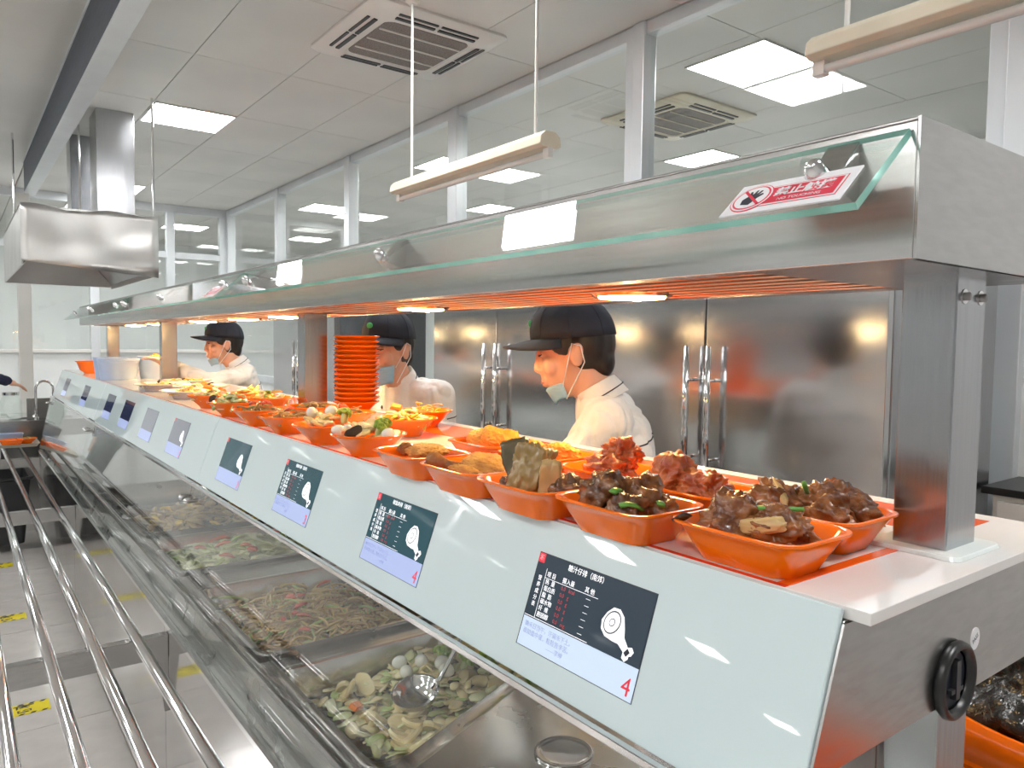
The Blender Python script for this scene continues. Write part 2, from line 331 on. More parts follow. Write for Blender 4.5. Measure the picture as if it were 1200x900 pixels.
# ================================================================ CEILING FITTINGS
def ceiling_light(x0,x1,y0,y1,label,group=None):
    t = empty('ceiling_light', ((x0+x1)/2,(y0+y1)/2,CZ-0.012), label, 'light', group)
    f = MB(); w = 0.012
    for a in ((x0,x1,y0,y0+w),(x0,x1,y1-w,y1),(x0,x0+w,y0+w,y1-w),(x1-w,x1,y0+w,y1-w)): f.box(*a, CZ-0.010, CZ-0.0005)
    f.build('frame','white_pl',t); box('diffuser','lightpanel',x0+w,x1-w,y0+w,y1-w,CZ-0.007,CZ-0.001,t)
    return t
ceiling_light(1.255,1.855,6.16,6.75,'square ceiling light panel beside the exhaust hood ducts')
ceiling_light(1.255,1.855,2.68,3.27,'square ceiling light panel before the ceiling air conditioner, above the overhead shelf')
ceiling_light(1.255,1.855,9.62,10.21,'square ceiling light panel near the end partition, half hidden by the exhaust duct')
ceiling_light(1.255,1.855,-0.80,-0.21,'square ceiling light panel above the near end of the counter')
for y,w in ((2.66,'beyond the first large glass pane'),(6.18,'beyond the middle glass panes'),(9.35,'beyond the glass pane by the room corner')):
    ceiling_light(3.785,4.385,y,y+0.59,'square ceiling light panel of the next room, '+w)
for y in (4.4,7.9): ceiling_light(5.53,6.13,y,y+0.59,'ceiling light panel added to brighten the next room, '+('nearer the white wall' if y<5 else 'nearer the far partition'))  # column added to lift the dim lower part of the next room
ceiling_light(2.70,3.30,12.4,13.0,'square ceiling light panel beyond the end partition')
ceiling_light(0.9,1.5,12.4,13.0,'square ceiling light panel beyond the end partition, over the exhaust hood line')
for (x,y) in ((-5.95,7.2),(-9.55,7.72),(-13.4,8.2),(-5.95,10.3),(-9.2,2.6),(-9.2,-0.6),(-1.6,5.6),(-1.6,2.6),(-4.25,2.6),(-6.2,2.6),(-1.6,-0.6),(-4.25,-0.6),(-6.2,-0.6),(-1.6,8.4),(-1.0,12.4),(-4.2,12.4)):  # leading ones read off panel reflections, later ones added for illumination
    ceiling_light(x-0.3,x+0.3,y-0.3,y+0.3,'square ceiling light panel over the dining hall, in a set extended for more light','dining hall ceiling lights')

def rrect(hx, hy, r, n=6):
    pts = []
    for cx,cy,a0 in ((hx-r,hy-r,0),(-hx+r,hy-r,90),(-hx+r,-hy+r,180),(hx-r,-hy+r,270)):
        for k in range(n+1):
            a = math.radians(a0+90*k/n); pts.append((cx+r*math.cos(a), cy+r*math.sin(a)))
    return pts
def cassette(cx,cy,h,m,label):
    t = empty('air_conditioner',(cx,cy,CZ-0.05),label,'air conditioner')
    def ring(hx,r,z): return [(cx+x,cy+y,CZ+z) for x,y in rrect(hx,hx,r)]
    b = MB(); b.loft([ring(h,0.05,-0.001),ring(h,0.05,-0.014),ring(h-0.02,0.05,-0.03),ring(h*0.66,0.07,-0.045),ring(h*0.64,0.06,-0.036)])
    b.build('panel',m,t,auto=30)
    g = MB(); g.loft([ring(h*0.62,0.05,-0.034),ring(h*0.62,0.05,-0.040)]); g.build('grille','grille',t)
    for k in (-1,0,1):
        box('grille_bar',m,cx-h*0.6,cx+h*0.6,cy+k*h*0.36-0.006,cy+k*h*0.36+0.006,CZ-0.046,CZ-0.038,t,0.001)
    for q in range(4):
        R = Matrix.Rotation(math.pi/2*q,3,'Z')
        fl = MB(); sl = MB()
        for d,w in ((h*0.76,0.022),(h*0.855,0.016)):
            for s0,s1 in ((-h*0.58,-0.012),(0.012,h*0.58)):
                P = [R@Vector(v) for v in ((s0,d-w/2,0),(s1,d-w/2,0),(s1,d+w/2,0),(s0,d+w/2,0))]
                z0 = CZ-0.052+(d/h-0.66)*0.055
                sl.loft([[(cx+p.x,cy+p.y,z0+0.012) for p in P],[(cx+p.x,cy+p.y,z0) for p in P]])
        sl.build('louver','black',t)
    return t
cassette(2.195,3.995,0.435,'white_pl','white four-way cassette air conditioner with brown mesh grille in the kitchen ceiling')
cassette(4.57,3.98,0.435,'cream','cream cassette air conditioner seen through the glass partition')

def batten(x,y0,y1,zb,label,rods):
    t = empty('hanging_light',(x,(y0+y1)/2,zb),label,'light fixture')
    MB().prism([(x-0.026,zb+0.092),(x-0.050,zb+0.072),(x-0.056,zb+0.036),(x-0.036,zb+0.026),(x+0.036,zb+0.026),(x+0.056,zb+0.036),(x+0.050,zb+0.072),(x+0.026,zb+0.092)],y0,y1).build('housing','cream',t,bevel=0.003)
    MB().tube([(x,y0+0.03,zb+0.005),(x,y1-0.03,zb+0.005)],0.013,14).build('fluorescent_tube','tubeglass',t,auto=40)
    for yy in (y0,y1-0.035): box('lamp_holder','white_pl',x-0.014,x+0.014,yy,yy+0.035,zb-0.012,zb+0.03,t,0.002)
    for yy in rods:
        MB().tube([(x,yy,zb+0.07),(x,yy,CZ-0.02)],0.007,10).build('rod','white_pl',t,auto=40)
        MB().lathe([(0.001,0),(0.02,0),(0.036,0.018),(0.036,0.02),(0.001,0.02)],(x,yy,CZ-0.0205),20).build('ceiling_cap','white_pl',t,auto=40)
    return t
batten(1.96,2.37,3.66,2.315,'cream hanging fluorescent batten on two white rods, below the air conditioner',(2.47,3.515))
batten(1.96,-0.10,1.21,2.315,'cream hanging fluorescent batten on white rods over the near end of the counter',(0.02,1.12))

# exhaust hood with ducts
t = empty('exhaust_hood',(0.8,7.0,2.03),'stainless steel exhaust hood box hanging over the far end of the counter','exhaust hood')
x0,x1,y0,y1,zb,zt = 0.385,1.235,6.02,8.0,2.03,2.45
def dented(bm_n=14):
    me = MB(); n=18; m=9; vs=[]; fs=[]
    for j in range(m+1):
        for i in range(n+1):
            x=x0+(x1-x0)*i/n; z=zb+(zt-zb)*j/m
            if j==0: z += 0.035*(1-2*i/n)
            if j==m: z += 0.012*math.sin(i*0.7)-0.03*(1-i/n)*math.sin(math.pi*i/n)
            y=y0+0.012*noise.noise(Vector((x*5,z*7,1.3)))*(1 if 0<i<n else 0)
            vs.append((x,y,z))
    for j in range(m):
        for i in range(n): a=j*(n+1)+i; fs.append((a,a+1,a+n+2,a+n+1))
    me.add(vs,fs); return me
o = dented().build('front_sheet','hoodsteel',t,smooth=True); s_=o.modifiers.new('solid','SOLIDIFY'); s_.thickness=0.006; s_.offset=-1
box('left_sheet','hoodsteel',x0,x0+0.012,y0+0.03,y1,zb+0.005,zt,t,0.001)
box('right_sheet','hoodsteel',x1-0.012,x1,y0+0.03,y1,zb-0.02,zt,t,0.001)
box('rear_sheet','hoodsteel',x0,x1,y1-0.012,y1,zb-0.005,zt,t,0.001)
box('top_sheet','steel',x0,x1,y0+0.03,y1,zt-0.02,zt-0.005,t)
MB().prism([(x0+0.015,zb+0.02),(x0+0.25,zt-0.12),(x1-0.25,zt-0.12),(x1-0.015,zb+0.02),(x1-0.02,zb+0.04),(x1-0.26,zt-0.10),(x0+0.26,zt-0.10),(x0+0.02,zb+0.04)],y0+0.06,y1-0.03).build('inner_baffle','darksteel',t)
for k in range(6): box('grease_filter','pan',x0+0.28,x1-0.28,y0+0.12+0.3*k,y0+0.38+0.3*k,zt-0.135,zt-0.122,t,0.003)
box('duct','steel_v',0.925,1.19,6.60,6.95,zt-0.01,CZ-0.001,t,0.004)
box('duct','steel_v',0.86,1.06,7.60,7.85,zt-0.01,CZ-0.001,t,0.004)
for (xx,yy) in ((1.222,6.10),(0.885,7.24),(0.46,7.9),(1.222,7.9)):
    MB().tube([(xx,yy,zt-0.01),(xx,yy,CZ-0.001)],0.009,8).build('hanger_rod','chrome',t,auto=40)
# ================================================================ SERVING COUNTER (three units)
YU = [0.366, 2.435, 4.585, 6.62]
PT = Vector((0.6694,0,1.302)); PB = Vector((0.600,0,1.104))      # sloped front panel, top and bottom edge
PU = (PT-PB).normalized(); PN = Vector((-PU.z,0,PU.x)); PLEN = (PT-PB).length
GT = Vector((0.588,0,1.098)); GB = Vector((0.503,0,0.690))      # front glass, top and bottom edge
SZ = 1.302
def slab(p, q, th, nrm, y0, y1):
    a=[p, q, q-nrm*th, p-nrm*th]; return MB().loft([[(v.x,y0,v.z) for v in a],[(v.x,y1,v.z) for v in a]])
counters = []
for u in range(3):
    y0,y1 = YU[u]+0.0015, YU[u+1]-0.0015
    t = empty('serving_counter',(0.86,(y0+y1)/2,0),('stainless serving counter unit with white glass panel and bare steel end','stainless serving counter unit between two others, with white glass front panel','stainless serving counter unit with white glass front panel, reaching the sink')[u],'counter','serving counter units')
    counters.append(t)
    o = slab(PT,PB,0.008,PN,y0,y1).build('front_panel','wglass',t,bevel=0.0015, label='white glass sloping panel')
    # upper shelf box: steel body + white glass top
    MB().prism([(0.678,1.288),(0.630,1.148),(1.215,1.148),(1.215,1.288)],y0,y1).build('shelf_box','steel',t,bevel=0.002)
    ys = 0.343 if u==0 else y0
    box('shelf_top','shelfglass',0.6785,1.225,ys,y1,1.2895,SZ,t,0.001, label='glossy white glass shelf')
    box('printed_line','printred',0.6795,0.687,(0.434 if u==0 else y0),y1,SZ,SZ+0.0006,t)
    box('printed_line','printorange',1.04,1.185,(0.434 if u==0 else y0),y1,SZ,SZ+0.0006,t)
    if u==0: box('printed_line','printorange',0.687,1.04,0.434,0.448,SZ,SZ+0.0006,t)
    # slanted front glass, two hinge clips, lower mirror front
    o = slab(GT,GB,0.008,PN,y0+0.002,y1-0.002); o.build('front_glass','glass',t)
    box('glass_channel','chrome',GB.x-0.006,GB.x+0.012,y0,y1,GB.z-0.014,GB.z+0.002,t,0.001)
    box('glass_trim','chrome',GT.x-0.004,GT.x+0.006,y0,y1,GT.z-0.004,GT.z+0.006,t,0.001)
    for yy in (y0+0.03,y1-0.03):
        p = GT+(GB-GT)*0.11+PN*0.004
        MB().cap((p.x-0.012,yy,p.z),(p.x+0.016,yy,p.z),0.010,0.008).build('glass_clip','chrome',t,smooth=True)
    box('front_sheet','mirror',GB.x-0.001,GB.x+0.018,y0,y1,0.04,GB.z-0.014,t, label='polished steel lower front')
    box('plinth','darksteel',GB.x+0.02,1.20,y0,y1,0,0.06,t)
    # well around the pans: floor, back wall and frame at rim level
    box('well_floor','pan',GB.x+0.02,1.20,y0,y1,0.62,0.64,t)
    MB().prism([(GB.x+0.014,GB.z+0.002),(GB.x+0.020,GB.z-0.004),(0.552,0.782),(0.545,0.785)],y0,y1).build('inner_apron','liner',t)
    box('rear_sheet','steel',1.185,1.205,y0,y1,0.06,0.80,t)
    fr = MB(); fr.box(0.530,0.552,y0,y1,0.785,0.80); fr.box(1.078,1.185,y0,y1,0.785,0.80)
    for a_,b_ in ((0.44,0.598),(1.102,1.123),(1.617,1.698),(2.287,2.434),(2.437,2.468),(2.947,3.018),(3.552,3.638),(4.142,4.583),(4.587,6.618)):
        if a_ >= y0 and b_ <= y1+0.001: fr.box(0.552,1.078,a_,b_,0.785,0.80)
    fr.build('well_frame','steel',t)
    for yy in ((y1-0.06,) if u==0 else (y0+0.02,y1-0.06)):
        box('upright','steel',1.09,1.16,yy,yy+0.04,0.80,1.148,t,0.002)
    if u==0:
        e = MB().prism([(0.670,1.287),(0.603,1.106),(0.62,1.148),(1.222,1.143),(1.222,1.288)],y0-0.004,y0-0.0005).build('end_panel','steel',t)
        MB().prism([(GB.x+0.012,0.05),(GB.x+0.012,0.69),(0.60,0.80),(1.19,0.80),(1.19,0.05)],y0+0.06,y0+0.075).build('end_sheet','steel',t)
        box('support_leg','steel_v',0.942,1.022,0.39,0.454,0.80,1.148,t,0.002)
        # black cable port on the end panel
        R = Matrix.Rotation(math.pi/2,3,'X')
        g = MB(); prof=[(0.034,0.0),(0.043,0.0),(0.0455,0.004),(0.044,0.010),(0.040,0.0125),(0.036,0.010),(0.034,0.004)]
        loops=[[(0.905+r*math.cos(2*math.pi*k/32), y0-0.0035-z, 1.172+r*math.sin(2*math.pi*k/32)) for k in range(32)] for r,z in prof]
        g.loft(loops,False,False); o=g.build('cable_port','black',t,smooth=True)
        MB().loft([[(0.905+0.033*math.cos(2*math.pi*k/32), y0-yy_, 1.172+0.033*math.sin(2*math.pi*k/32)) for k in range(32)] for yy_ in (0.0035,0.0055)]).build('port_hole','ink_dark',o)
        bb = MB().box(0.902,0.912,y0-0.012,y0-0.005,1.15,1.195); bb.box(0.893,0.922,y0-0.011,y0-0.005,1.158,1.163); bb.build('port_slot','blackbin',o)
        st = MB().loft([[(0.966+0.0125*math.cos(2*math.pi*k/24), y0-yy_, 1.205+0.0135*math.sin(2*math.pi*k/24)) for k in range(24)] for yy_ in (0.004,0.0046)]).build('sticker','paper',t)
        me = text_mesh('PASS',0.0075,'ink_dark','CENTER'); o = link('sticker_print',me,st,local=True)
        o.matrix_local = Matrix.Translation((0.966,y0-0.0048,1.205)) @ Matrix.Rotation(math.radians(-30),4,'Y') @ Matrix.Rotation(math.pi/2,4,'X')

# ---- display screens set in the sloped panels
def plane_matrix(yc, sl, off):    # yc along the counter, sl = distance down the slope, off = out of the panel
    p = PT - PU*sl + PN*off
    return Matrix(((0,PU.x,PN.x,p.x),(-1,0,0,yc),(0,PU.z,PN.z,p.z),(0,0,0,1)))
SCR = []
def flat(poly, z0, z1):
    return MB().loft([[(x,y,z0) for x,y in poly],[(x,y,z1) for x,y in poly]])
def rectp(x0,x1,y0,y1): return [(x0,y0),(x1,y0),(x1,y1),(x0,y1)]
def ellp(cx,cy,rx,ry,rot=0,n=28):
    c,s=math.cos(rot),math.sin(rot)
    return [(cx+rx*math.cos(2*math.pi*k/n)*c-ry*math.sin(2*math.pi*k/n)*s, cy+rx*math.cos(2*math.pi*k/n)*s+ry*math.sin(2*math.pi*k/n)*c) for k in range(n)]
SW,SH = 0.218,0.128
def screen(u, yc, top, bot, title, price, detail):
    t = counters[u]
    def put(name, mb_or_me, mats, parent, out):
        me = mb_or_me if isinstance(mb_or_me, bpy.types.Mesh) else mb_or_me.mesh(name, mats)
        o = bpy.data.objects.new(name, me); COL.objects.link(o); o.parent = parent
        WT[o.name]=Vector(); return o
    mt = plane_matrix(yc, 0.110, 0.0)
    s = flat(rectp(-SW/2,SW/2,-SH/2,SH/2),-0.004,0.0006); s = put('screen', s, 'ink_dark', t, 0)
    s.matrix_local = Matrix.Translation(-WT[t.name]) @ mt
    split = -SH/2+SH*0.31
    put('picture_area', flat(rectp(-SW/2+0.001,SW/2-0.001,split,SH/2-0.001),0.0004,0.0010), top, s, 0)
    put('text_area', flat(rectp(-SW/2+0.002,SW/2-0.001,-SH/2+0.001,split),0.0004,0.0010), bot, s, 0)
    def txt(tx, x, y, size, m, al='LEFT', bold=0.0):
        o = put('lettering', text_mesh(tx,size,m,al,bold=bold), None, s, 0); o.location=(x,y,0.0012); return o
    if not detail: return s
    put('red_mark', flat(rectp(-SW/2+0.001,-SW/2+0.014,SH/2-0.014,SH/2-0.001),0.0010,0.0013),'ink_red',s,0)
    if detail > 1:
        txt('\u6e58',-SW/2+0.0075,SH/2-0.0075,0.009,'ink_white','CENTER')
    # drumstick picture
    a = math.radians(-38); dx,dy = 0.058,0.008
    def P(pts): return [(dx+x*math.cos(a)-y*math.sin(a), dy+x*math.sin(a)+y*math.cos(a)) for x,y in pts]
    body = [(-0.023,0.0),(-0.021,0.012),(-0.013,0.019),(-0.002,0.019),(0.010,0.012),(0.018,0.006),(0.030,0.0045),(0.034,0.010),(0.040,0.009),(0.041,0.003),(0.039,0.0),(0.041,-0.003),(0.040,-0.009),(0.034,-0.010),(0.030,-0.0045),(0.018,-0.006),(0.010,-0.012),(-0.002,-0.019),(-0.013,-0.019),(-0.021,-0.012)]
    put('drumstick_icon', flat(P(body),0.0010,0.0013),'ink_white',s,0)
    for rx,ry,m,z in ((0.0125,0.0155,'ink_dark',0.0014),(0.0108,0.0138,'ink_white',0.0015),(0.0045,0.0055,'ink_dark',0.0016),(0.0033,0.0042,'ink_white',0.0017)):
        put('icon_ring', flat(P(ellp(-0.008,0,rx,ry)),0.0011,z),m,s,0)
    put('icon_bone', flat(P(rectp(0.031,0.037,-0.004,0.004)),0.0011,0.0014),'ink_dark',s,0)
    txt(price, SW/2-0.013, -SH/2+0.0145, 0.030,'ink_red','CENTER',0.0)
    if detail > 1:
        txt(title, -0.0095, SH/2-0.0085, 0.0092,'ink_white','CENTER')
        for i,ch in enumerate('\u8425\u517b\u6210\u5206\u8868'): txt(ch,-SW/2+0.0135,SH/2-0.0345-0.0089*i,0.0075,'ink_white','CENTER')
        txt('\u9879 \u76ee',-SW/2+0.026,SH/2-0.0265,0.008,'ink_white'); txt('\u6444\u5165\u91cf',-SW/2+0.058,SH/2-0.0265,0.008,'ink_white'); txt('\u5176 \u4ed6',-SW/2+0.102,SH/2-0.0265,0.008,'ink_white')
        for i,(n,v) in enumerate((('\u70ed  \u91cf','0.0   kcal'),('\u86cb\u767d\u8d28','0.0   g'),('\u8102  \u80aa','0.0   g'),('\u78b3\u6c34\u7269','0.0   g'),('\u7ea4  \u7ef4','0.0   g'),('\u80c6\u56fa\u9187','0.0   mg'))):
            y = SH/2-0.0365-0.0088*i
            txt(n,-SW/2+0.026,y,0.0078,'ink_white'); txt(v,-SW/2+0.059,y,0.0074,'ink_dimred'); txt('\u2014',-SW/2+0.108,y,0.008,'ink_white')
        put('table_rule', flat(rectp(-SW/2+0.023,-SW/2+0.128,SH/2-0.0318,SH/2-0.0312),0.001,0.0013),'ink_white',s,0)
        put('table_rule', flat(rectp(-SW/2+0.002,-SW/2+0.128,SH/2-0.0868,SH/2-0.0862),0.001,0.0013),'ink_white',s,0)
        put('table_rule', flat(rectp(-SW/2+0.0228,-SW/2+0.0233,SH/2-0.0862,SH/2-0.019),0.001,0.0013),'ink_white',s,0)
        txt('\u9504\u79be\u65e5\u5f53\u5348\uff0c\u6c57\u6ef4\u79be\u4e0b\u571f\u3002',-SW/2+0.008,split-0.0095,0.0082,'ink_blue')
        txt('\u8c01\u77e5\u76d8\u4e2d\u9910\uff0c\u7c92\u7c92\u7686\u8f9b\u82e6\u3002',-SW/2+0.008,split-0.019,0.0082,'ink_blue')
        txt('\u2014\u2014\u674e\u7ec5',-SW/2+0.06,split-0.0285,0.0082,'ink_blue')
    return s
screen(0,0.690,'scr_dark','scr_white','\u7cd6\u6c41\u4ed4\u6392\uff08\u5357\u90ca\uff09','4',2)
screen(0,1.185,'scr_teal','scr_lav','\u6912\u76d0\u8089\u6392\uff08\u5357\u90ca\uff09','4',2)
screen(0,1.675,'scr_teal','scr_lav','\u9999\u9165\u9e21\u6392\uff08\u5357\u90ca\uff09','3',2)
screen(0,2.165,'scr_teal','scr_lav','\u7d20\u4e09\u9c9c\uff08\u5357\u90ca\uff09','3',1)
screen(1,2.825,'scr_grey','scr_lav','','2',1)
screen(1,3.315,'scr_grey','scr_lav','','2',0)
screen(1,3.80,'scr_black','scr_lav','','2',0)
screen(1,4.28,'scr_black','scr_lav','','2',0)
screen(2,5.14,'scr_black','scr_lav','','2',0)
screen(2,6.08,'scr_black','scr_lav','','2',0)

# ================================================================ OVERHEAD SHELF WITH HEAT LAMPS
gan = empty('heat_lamp_gantry',(0.98,3.5,SZ),'long stainless overhead box with heat lamps and glass shelf above the bowls','heat lamp shelf')
HX0,HX1,HZ0,HZ1,HY0,HY1 = 0.770,1.190,1.639,1.779,0.362,6.45
hb = MB(); th=0.012
hb.box(HX0,HX0+th,HY0,HY1,HZ0,HZ1-0.004); hb.build('front_sheet','steel',gan,bevel=0.001)
box('rear_sheet','steel',HX1-th,HX1,HY0,HY1,HZ0,HZ1-0.004,gan,0.002)
box('end_sheet','steel',HX0+0.0005,HX1-0.0005,HY0-0.003,HY0,HZ0,HZ1,gan)
box('end_sheet','steel',HX0+th,HX1-th,HY1-0.006,HY1,HZ0,HZ1-0.004,gan)
box('top_sheet','steel',HX0,HX1,HY0,HY1,HZ1-0.004,HZ1,gan,0.0015)
box('lamp_tray','steel',HX0+th,HX1-th,HY0+0.006,HY1-0.006,HZ0+0.022,HZ0+0.028,gan)
box('bottom_lip','steel',HX0+th,HX0+0.035,HY0+0.006,HY1-0.006,HZ0,HZ0+0.004,gan); box('bottom_lip','steel',HX1-0.035,HX1-th,HY0+0.006,HY1-0.006,HZ0,HZ0+0.004,gan)
box('bottom_plate','steel',HX0+0.035,HX1-0.035,HY0+0.006,0.56,HZ0,HZ0+0.004,gan)
for k in range(7):
    x = HX0+0.05+k*0.050
    MB().tube([(x,0.56,HZ0+0.003),(x,HY1-0.02,HZ0+0.003)],0.0028,6).build('guard_wire','lamplit',gan,smooth=True)
for k in range(14):
    y=0.62+k*0.44; MB().tube([(HX0+0.03,y,HZ0+0.007),(HX1-0.03,y,HZ0+0.007)],0.0025,6).build('guard_wire','lamplit',gan,smooth=True)
# heat lamps
for y in (0.97,1.74,2.75,3.25,3.9,4.9,5.6):
    x=1.0
    l = MB().lathe([(0.001,0.012),(0.074,0.012),(0.076,0.002),(0.07,-0.004),(0.062,-0.002),(0.001,-0.001)],(x,y,HZ0),28).build('heat_lamp','lamplit',gan,auto=40, label='glowing round heat lamp')
    MB().lathe([(0.001,0.001),(0.062,0.0),(0.060,-0.004),(0.001,-0.005)],(x,y,HZ0-0.002),28).build('lamp_lens','heat',l,smooth=True)
    MB().tube([(x-0.03,y-0.01,HZ0-0.0055),(x+0.03,y+0.01,HZ0-0.0055)],0.004,8).build('lamp_bulb','heatcore',l,smooth=True)
# posts
for i,y in enumerate((0.390,2.412,4.535,6.36)):
    p = box('post','steel_v',0.942,1.022,y,y+0.064,SZ+0.004,HZ0+0.002,gan,0.002)
    b = MB().loft([[(0.982+a,y+0.032+b_,SZ) for a,b_ in rrect(0.064,0.056,0.012)],[(0.982+a,y+0.032+b_,SZ+0.0055) for a,b_ in rrect(0.062,0.054,0.012)]])
    b.build('post_base','wedge',gan,bevel=0.001,label='white plastic foot plate')
    if i==0:
        for xx in (0.962,1.006): 
            MB().tube([(xx,y-0.006,HZ0-0.028),(xx,y+0.004,HZ0-0.028)],0.005,8).build('bolt','darksteel',gan,smooth=True)
            MB().tube([(xx,y-0.001,HZ0-0.028),(xx,y+0.002,HZ0-0.028)],0.009,12).build('washer','chrome',gan)
# sneeze glass panes along the front top edge
GA = Vector((0.766,0,1.7675)); GBt = Vector((0.669,0,1.683)); GU=(GA-GBt).normalized(); GN=Vector((-GU.z,0,GU.x)); GL=(GA-GBt).length
panes = [(0.368,2.47),(2.476,4.50),(4.506,6.44)]
for i,(y0,y1) in enumerate(panes):
    a=[GA,GBt,GBt-GN*0.008,GA-GN*0.008]
    g=MB(); vs=[(v.x,y0,v.z) for v in a]+[(v.x,y1,v.z) for v in a]
    g.cur=0; g.add(vs,[(0,1,5,4),(2,3,7,6)]); g.cur=1; g.add(vs,[(1,2,6,5),(3,0,4,7),(0,3,2,1),(4,5,6,7)])
    gl=g.build('sneeze_glass',['sneeze','glassedge'],gan)
    for yc in (y0+0.07,y1-0.16,(y0+y1)/2):
        c0 = GA-GU*0.062+GN*0.0; 
        k = MB(); k.prism([(HX0-0.001,HZ1-0.012),(HX0-0.001,HZ1-0.075),(HX0-0.012,HZ1-0.078),(c0.x+GU.x*-0.004,c0.z-0.012),(c0.x+0.012,c0.z+0.000)],yc-0.018,yc+0.018)
        k.build('glass_bracket','steel',gan,bevel=0.001)
        q = c0+GN*0.004
        MB().cap((q.x-GN.x*0.004,yc,q.z-GN.z*0.004),(q.x+GN.x*0.004,yc,q.z+GN.z*0.004),0.013,0.010,16).build('glass_clamp','chrome',gan,smooth=True)
def sign(yc):
    p = GA-GU*0.092+GN*0.0012
    mt = Matrix(((0,GU.x,GN.x,p.x),(-1,0,0,yc),(0,GU.z,GN.z,p.z),(0,0,0,1)))
    w,h=0.138,0.058
    s = link('warning_sign', flat(rectp(-w/2,w/2,-h/2,h/2),-0.0008,0.0008).mesh('warning_sign','paper'), gan, local=True); s['label']='white and red do-not-touch sign on the glass'
    s.matrix_local = Matrix.Translation(-WT[gan.name]) @ mt
    def put(n,mb,m): return link(n, mb.mesh(n,m), s, local=True)
    put('red_border', flat(rectp(-0.030,0.061,-0.0195,0.0165),0.0007,0.0011),'sign_red'); put('white_border', flat(rectp(-0.030,0.0598,-0.0185,0.0155),0.0007,0.0013),'paper')
    put('red_band', flat(rectp(-0.030,0.0575,-0.0165,0.0135),0.0007,0.0015),'sign_red')
    for r,m,z in ((0.0245,'sign_red',0.0017),(0.0235,'paper',0.0019),(0.0215,'sign_red',0.0021),(0.0195,'paper',0.0023)): put('emblem_ring', flat(ellp(-0.042,-0.001,r,r),0.0007,z),m)
    hand=[(-0.008,-0.012),(0.003,-0.014),(0.008,-0.002),(0.013,0.004),(0.011,0.006),(0.006,0.003),(0.009,0.011),(0.007,0.012),(0.003,0.005),(0.003,0.013),(0.001,0.013),(-0.001,0.005),(-0.004,0.012),(-0.006,0.011),(-0.005,0.003),(-0.010,-0.003)]
    put('hand_symbol', flat([(-0.042+x,-0.001+y) for x,y in hand],0.0007,0.0026),'ink_dark')
    a=math.radians(-45); put('emblem_bar', flat([(-0.042+x*math.cos(a)-y*math.sin(a),-0.001+x*math.sin(a)+y*math.cos(a)) for x,y in rectp(-0.02,0.02,-0.0016,0.0016)],0.0007,0.0028),'sign_red')
    for tx,y,sz,bd in (('\u7981\u6b62\u89e6\u6478',0.002,0.0165,0.0005),('NO TOUCHING',-0.0115,0.0068,0.0)):
        o = link('lettering', text_mesh(tx,sz,'paper','CENTER',bold=bd), s, local=True); o.location=(0.018,y,0.0017)
sign(0.456); sign(2.575)

# ================================================================ TRAY RAILS
rail = empty('tray_rail',(0.25,4.5,0.66),'chrome tube tray rail on steel brackets along the counter front','tray rail')
for x in (0.411,0.302,0.192,0.078):
    MB().tube([(x,0.3,0.672),(x,7.45,0.672)],0.0155,16).build('rail_tube','chrome',rail,smooth=True)
for y in (0.45,2.40,4.53,6.52):
    box('bracket','steel',0.02,0.5015,y-0.016,y+0.016,0.588,0.658,rail,0.002)
    MB().prism([(0.47,0.588),(0.5015,0.588),(0.5015,0.42),(0.49,0.42)],y-0.012,y+0.012).build('gusset','steel',rail)
# ================================================================ BOWLS
def bowl_rect(name='bowl', hx=0.068, hy=0.0855, h=0.045):
    def ring(d,z,r=0.030): return [(x,y,z) for x,y in rrect(hx-d,hy-d,max(r-d*0.35,0.012),4)]
    b = MB(); b.loft([ring(0.034,0.004),ring(0.031,0.0),ring(0.027,0.0),ring(0.024,0.006),ring(0.012,0.028),ring(0.0055,h-0.006),ring(0.0,h-0.0035),ring(0.0,h-0.001),ring(0.003,h),ring(0.008,h-0.003),ring(0.016,0.028),ring(0.029,0.008),ring(0.036,0.006)])
    me = b.mesh(name,'orange'); smooth_by_angle(me,50); return me
def bowl_round(name='bowl', R=0.083, h=0.048, m='orange', fr=0.5):
    f=R*fr
    b = MB(); b.lathe([(f-0.012,0.004),(f-0.008,0.0),(f-0.003,0.0),(f,0.007),(R*0.72,0.024),(R*0.90,h-0.008),(R-0.001,h-0.004),(R,h-0.001),(R-0.003,h),(R*0.86,h-0.010),(R*0.68,0.026),(f*0.9,0.010),(0.001,0.008)],n=40)
    me = b.mesh(name,m); smooth_by_angle(me,50); return me
BR = bowl_rect(); BO = bowl_round(); BS = bowl_round(R=0.078,h=0.044)
def bowl(me,x,y,label,group=None,z=SZ+0.0006,rz=0.0):
    o = link('bowl',me); o.location=(x,y,z); o.rotation_euler=(0,0,rz); return tag(o,label,'bowl',group)

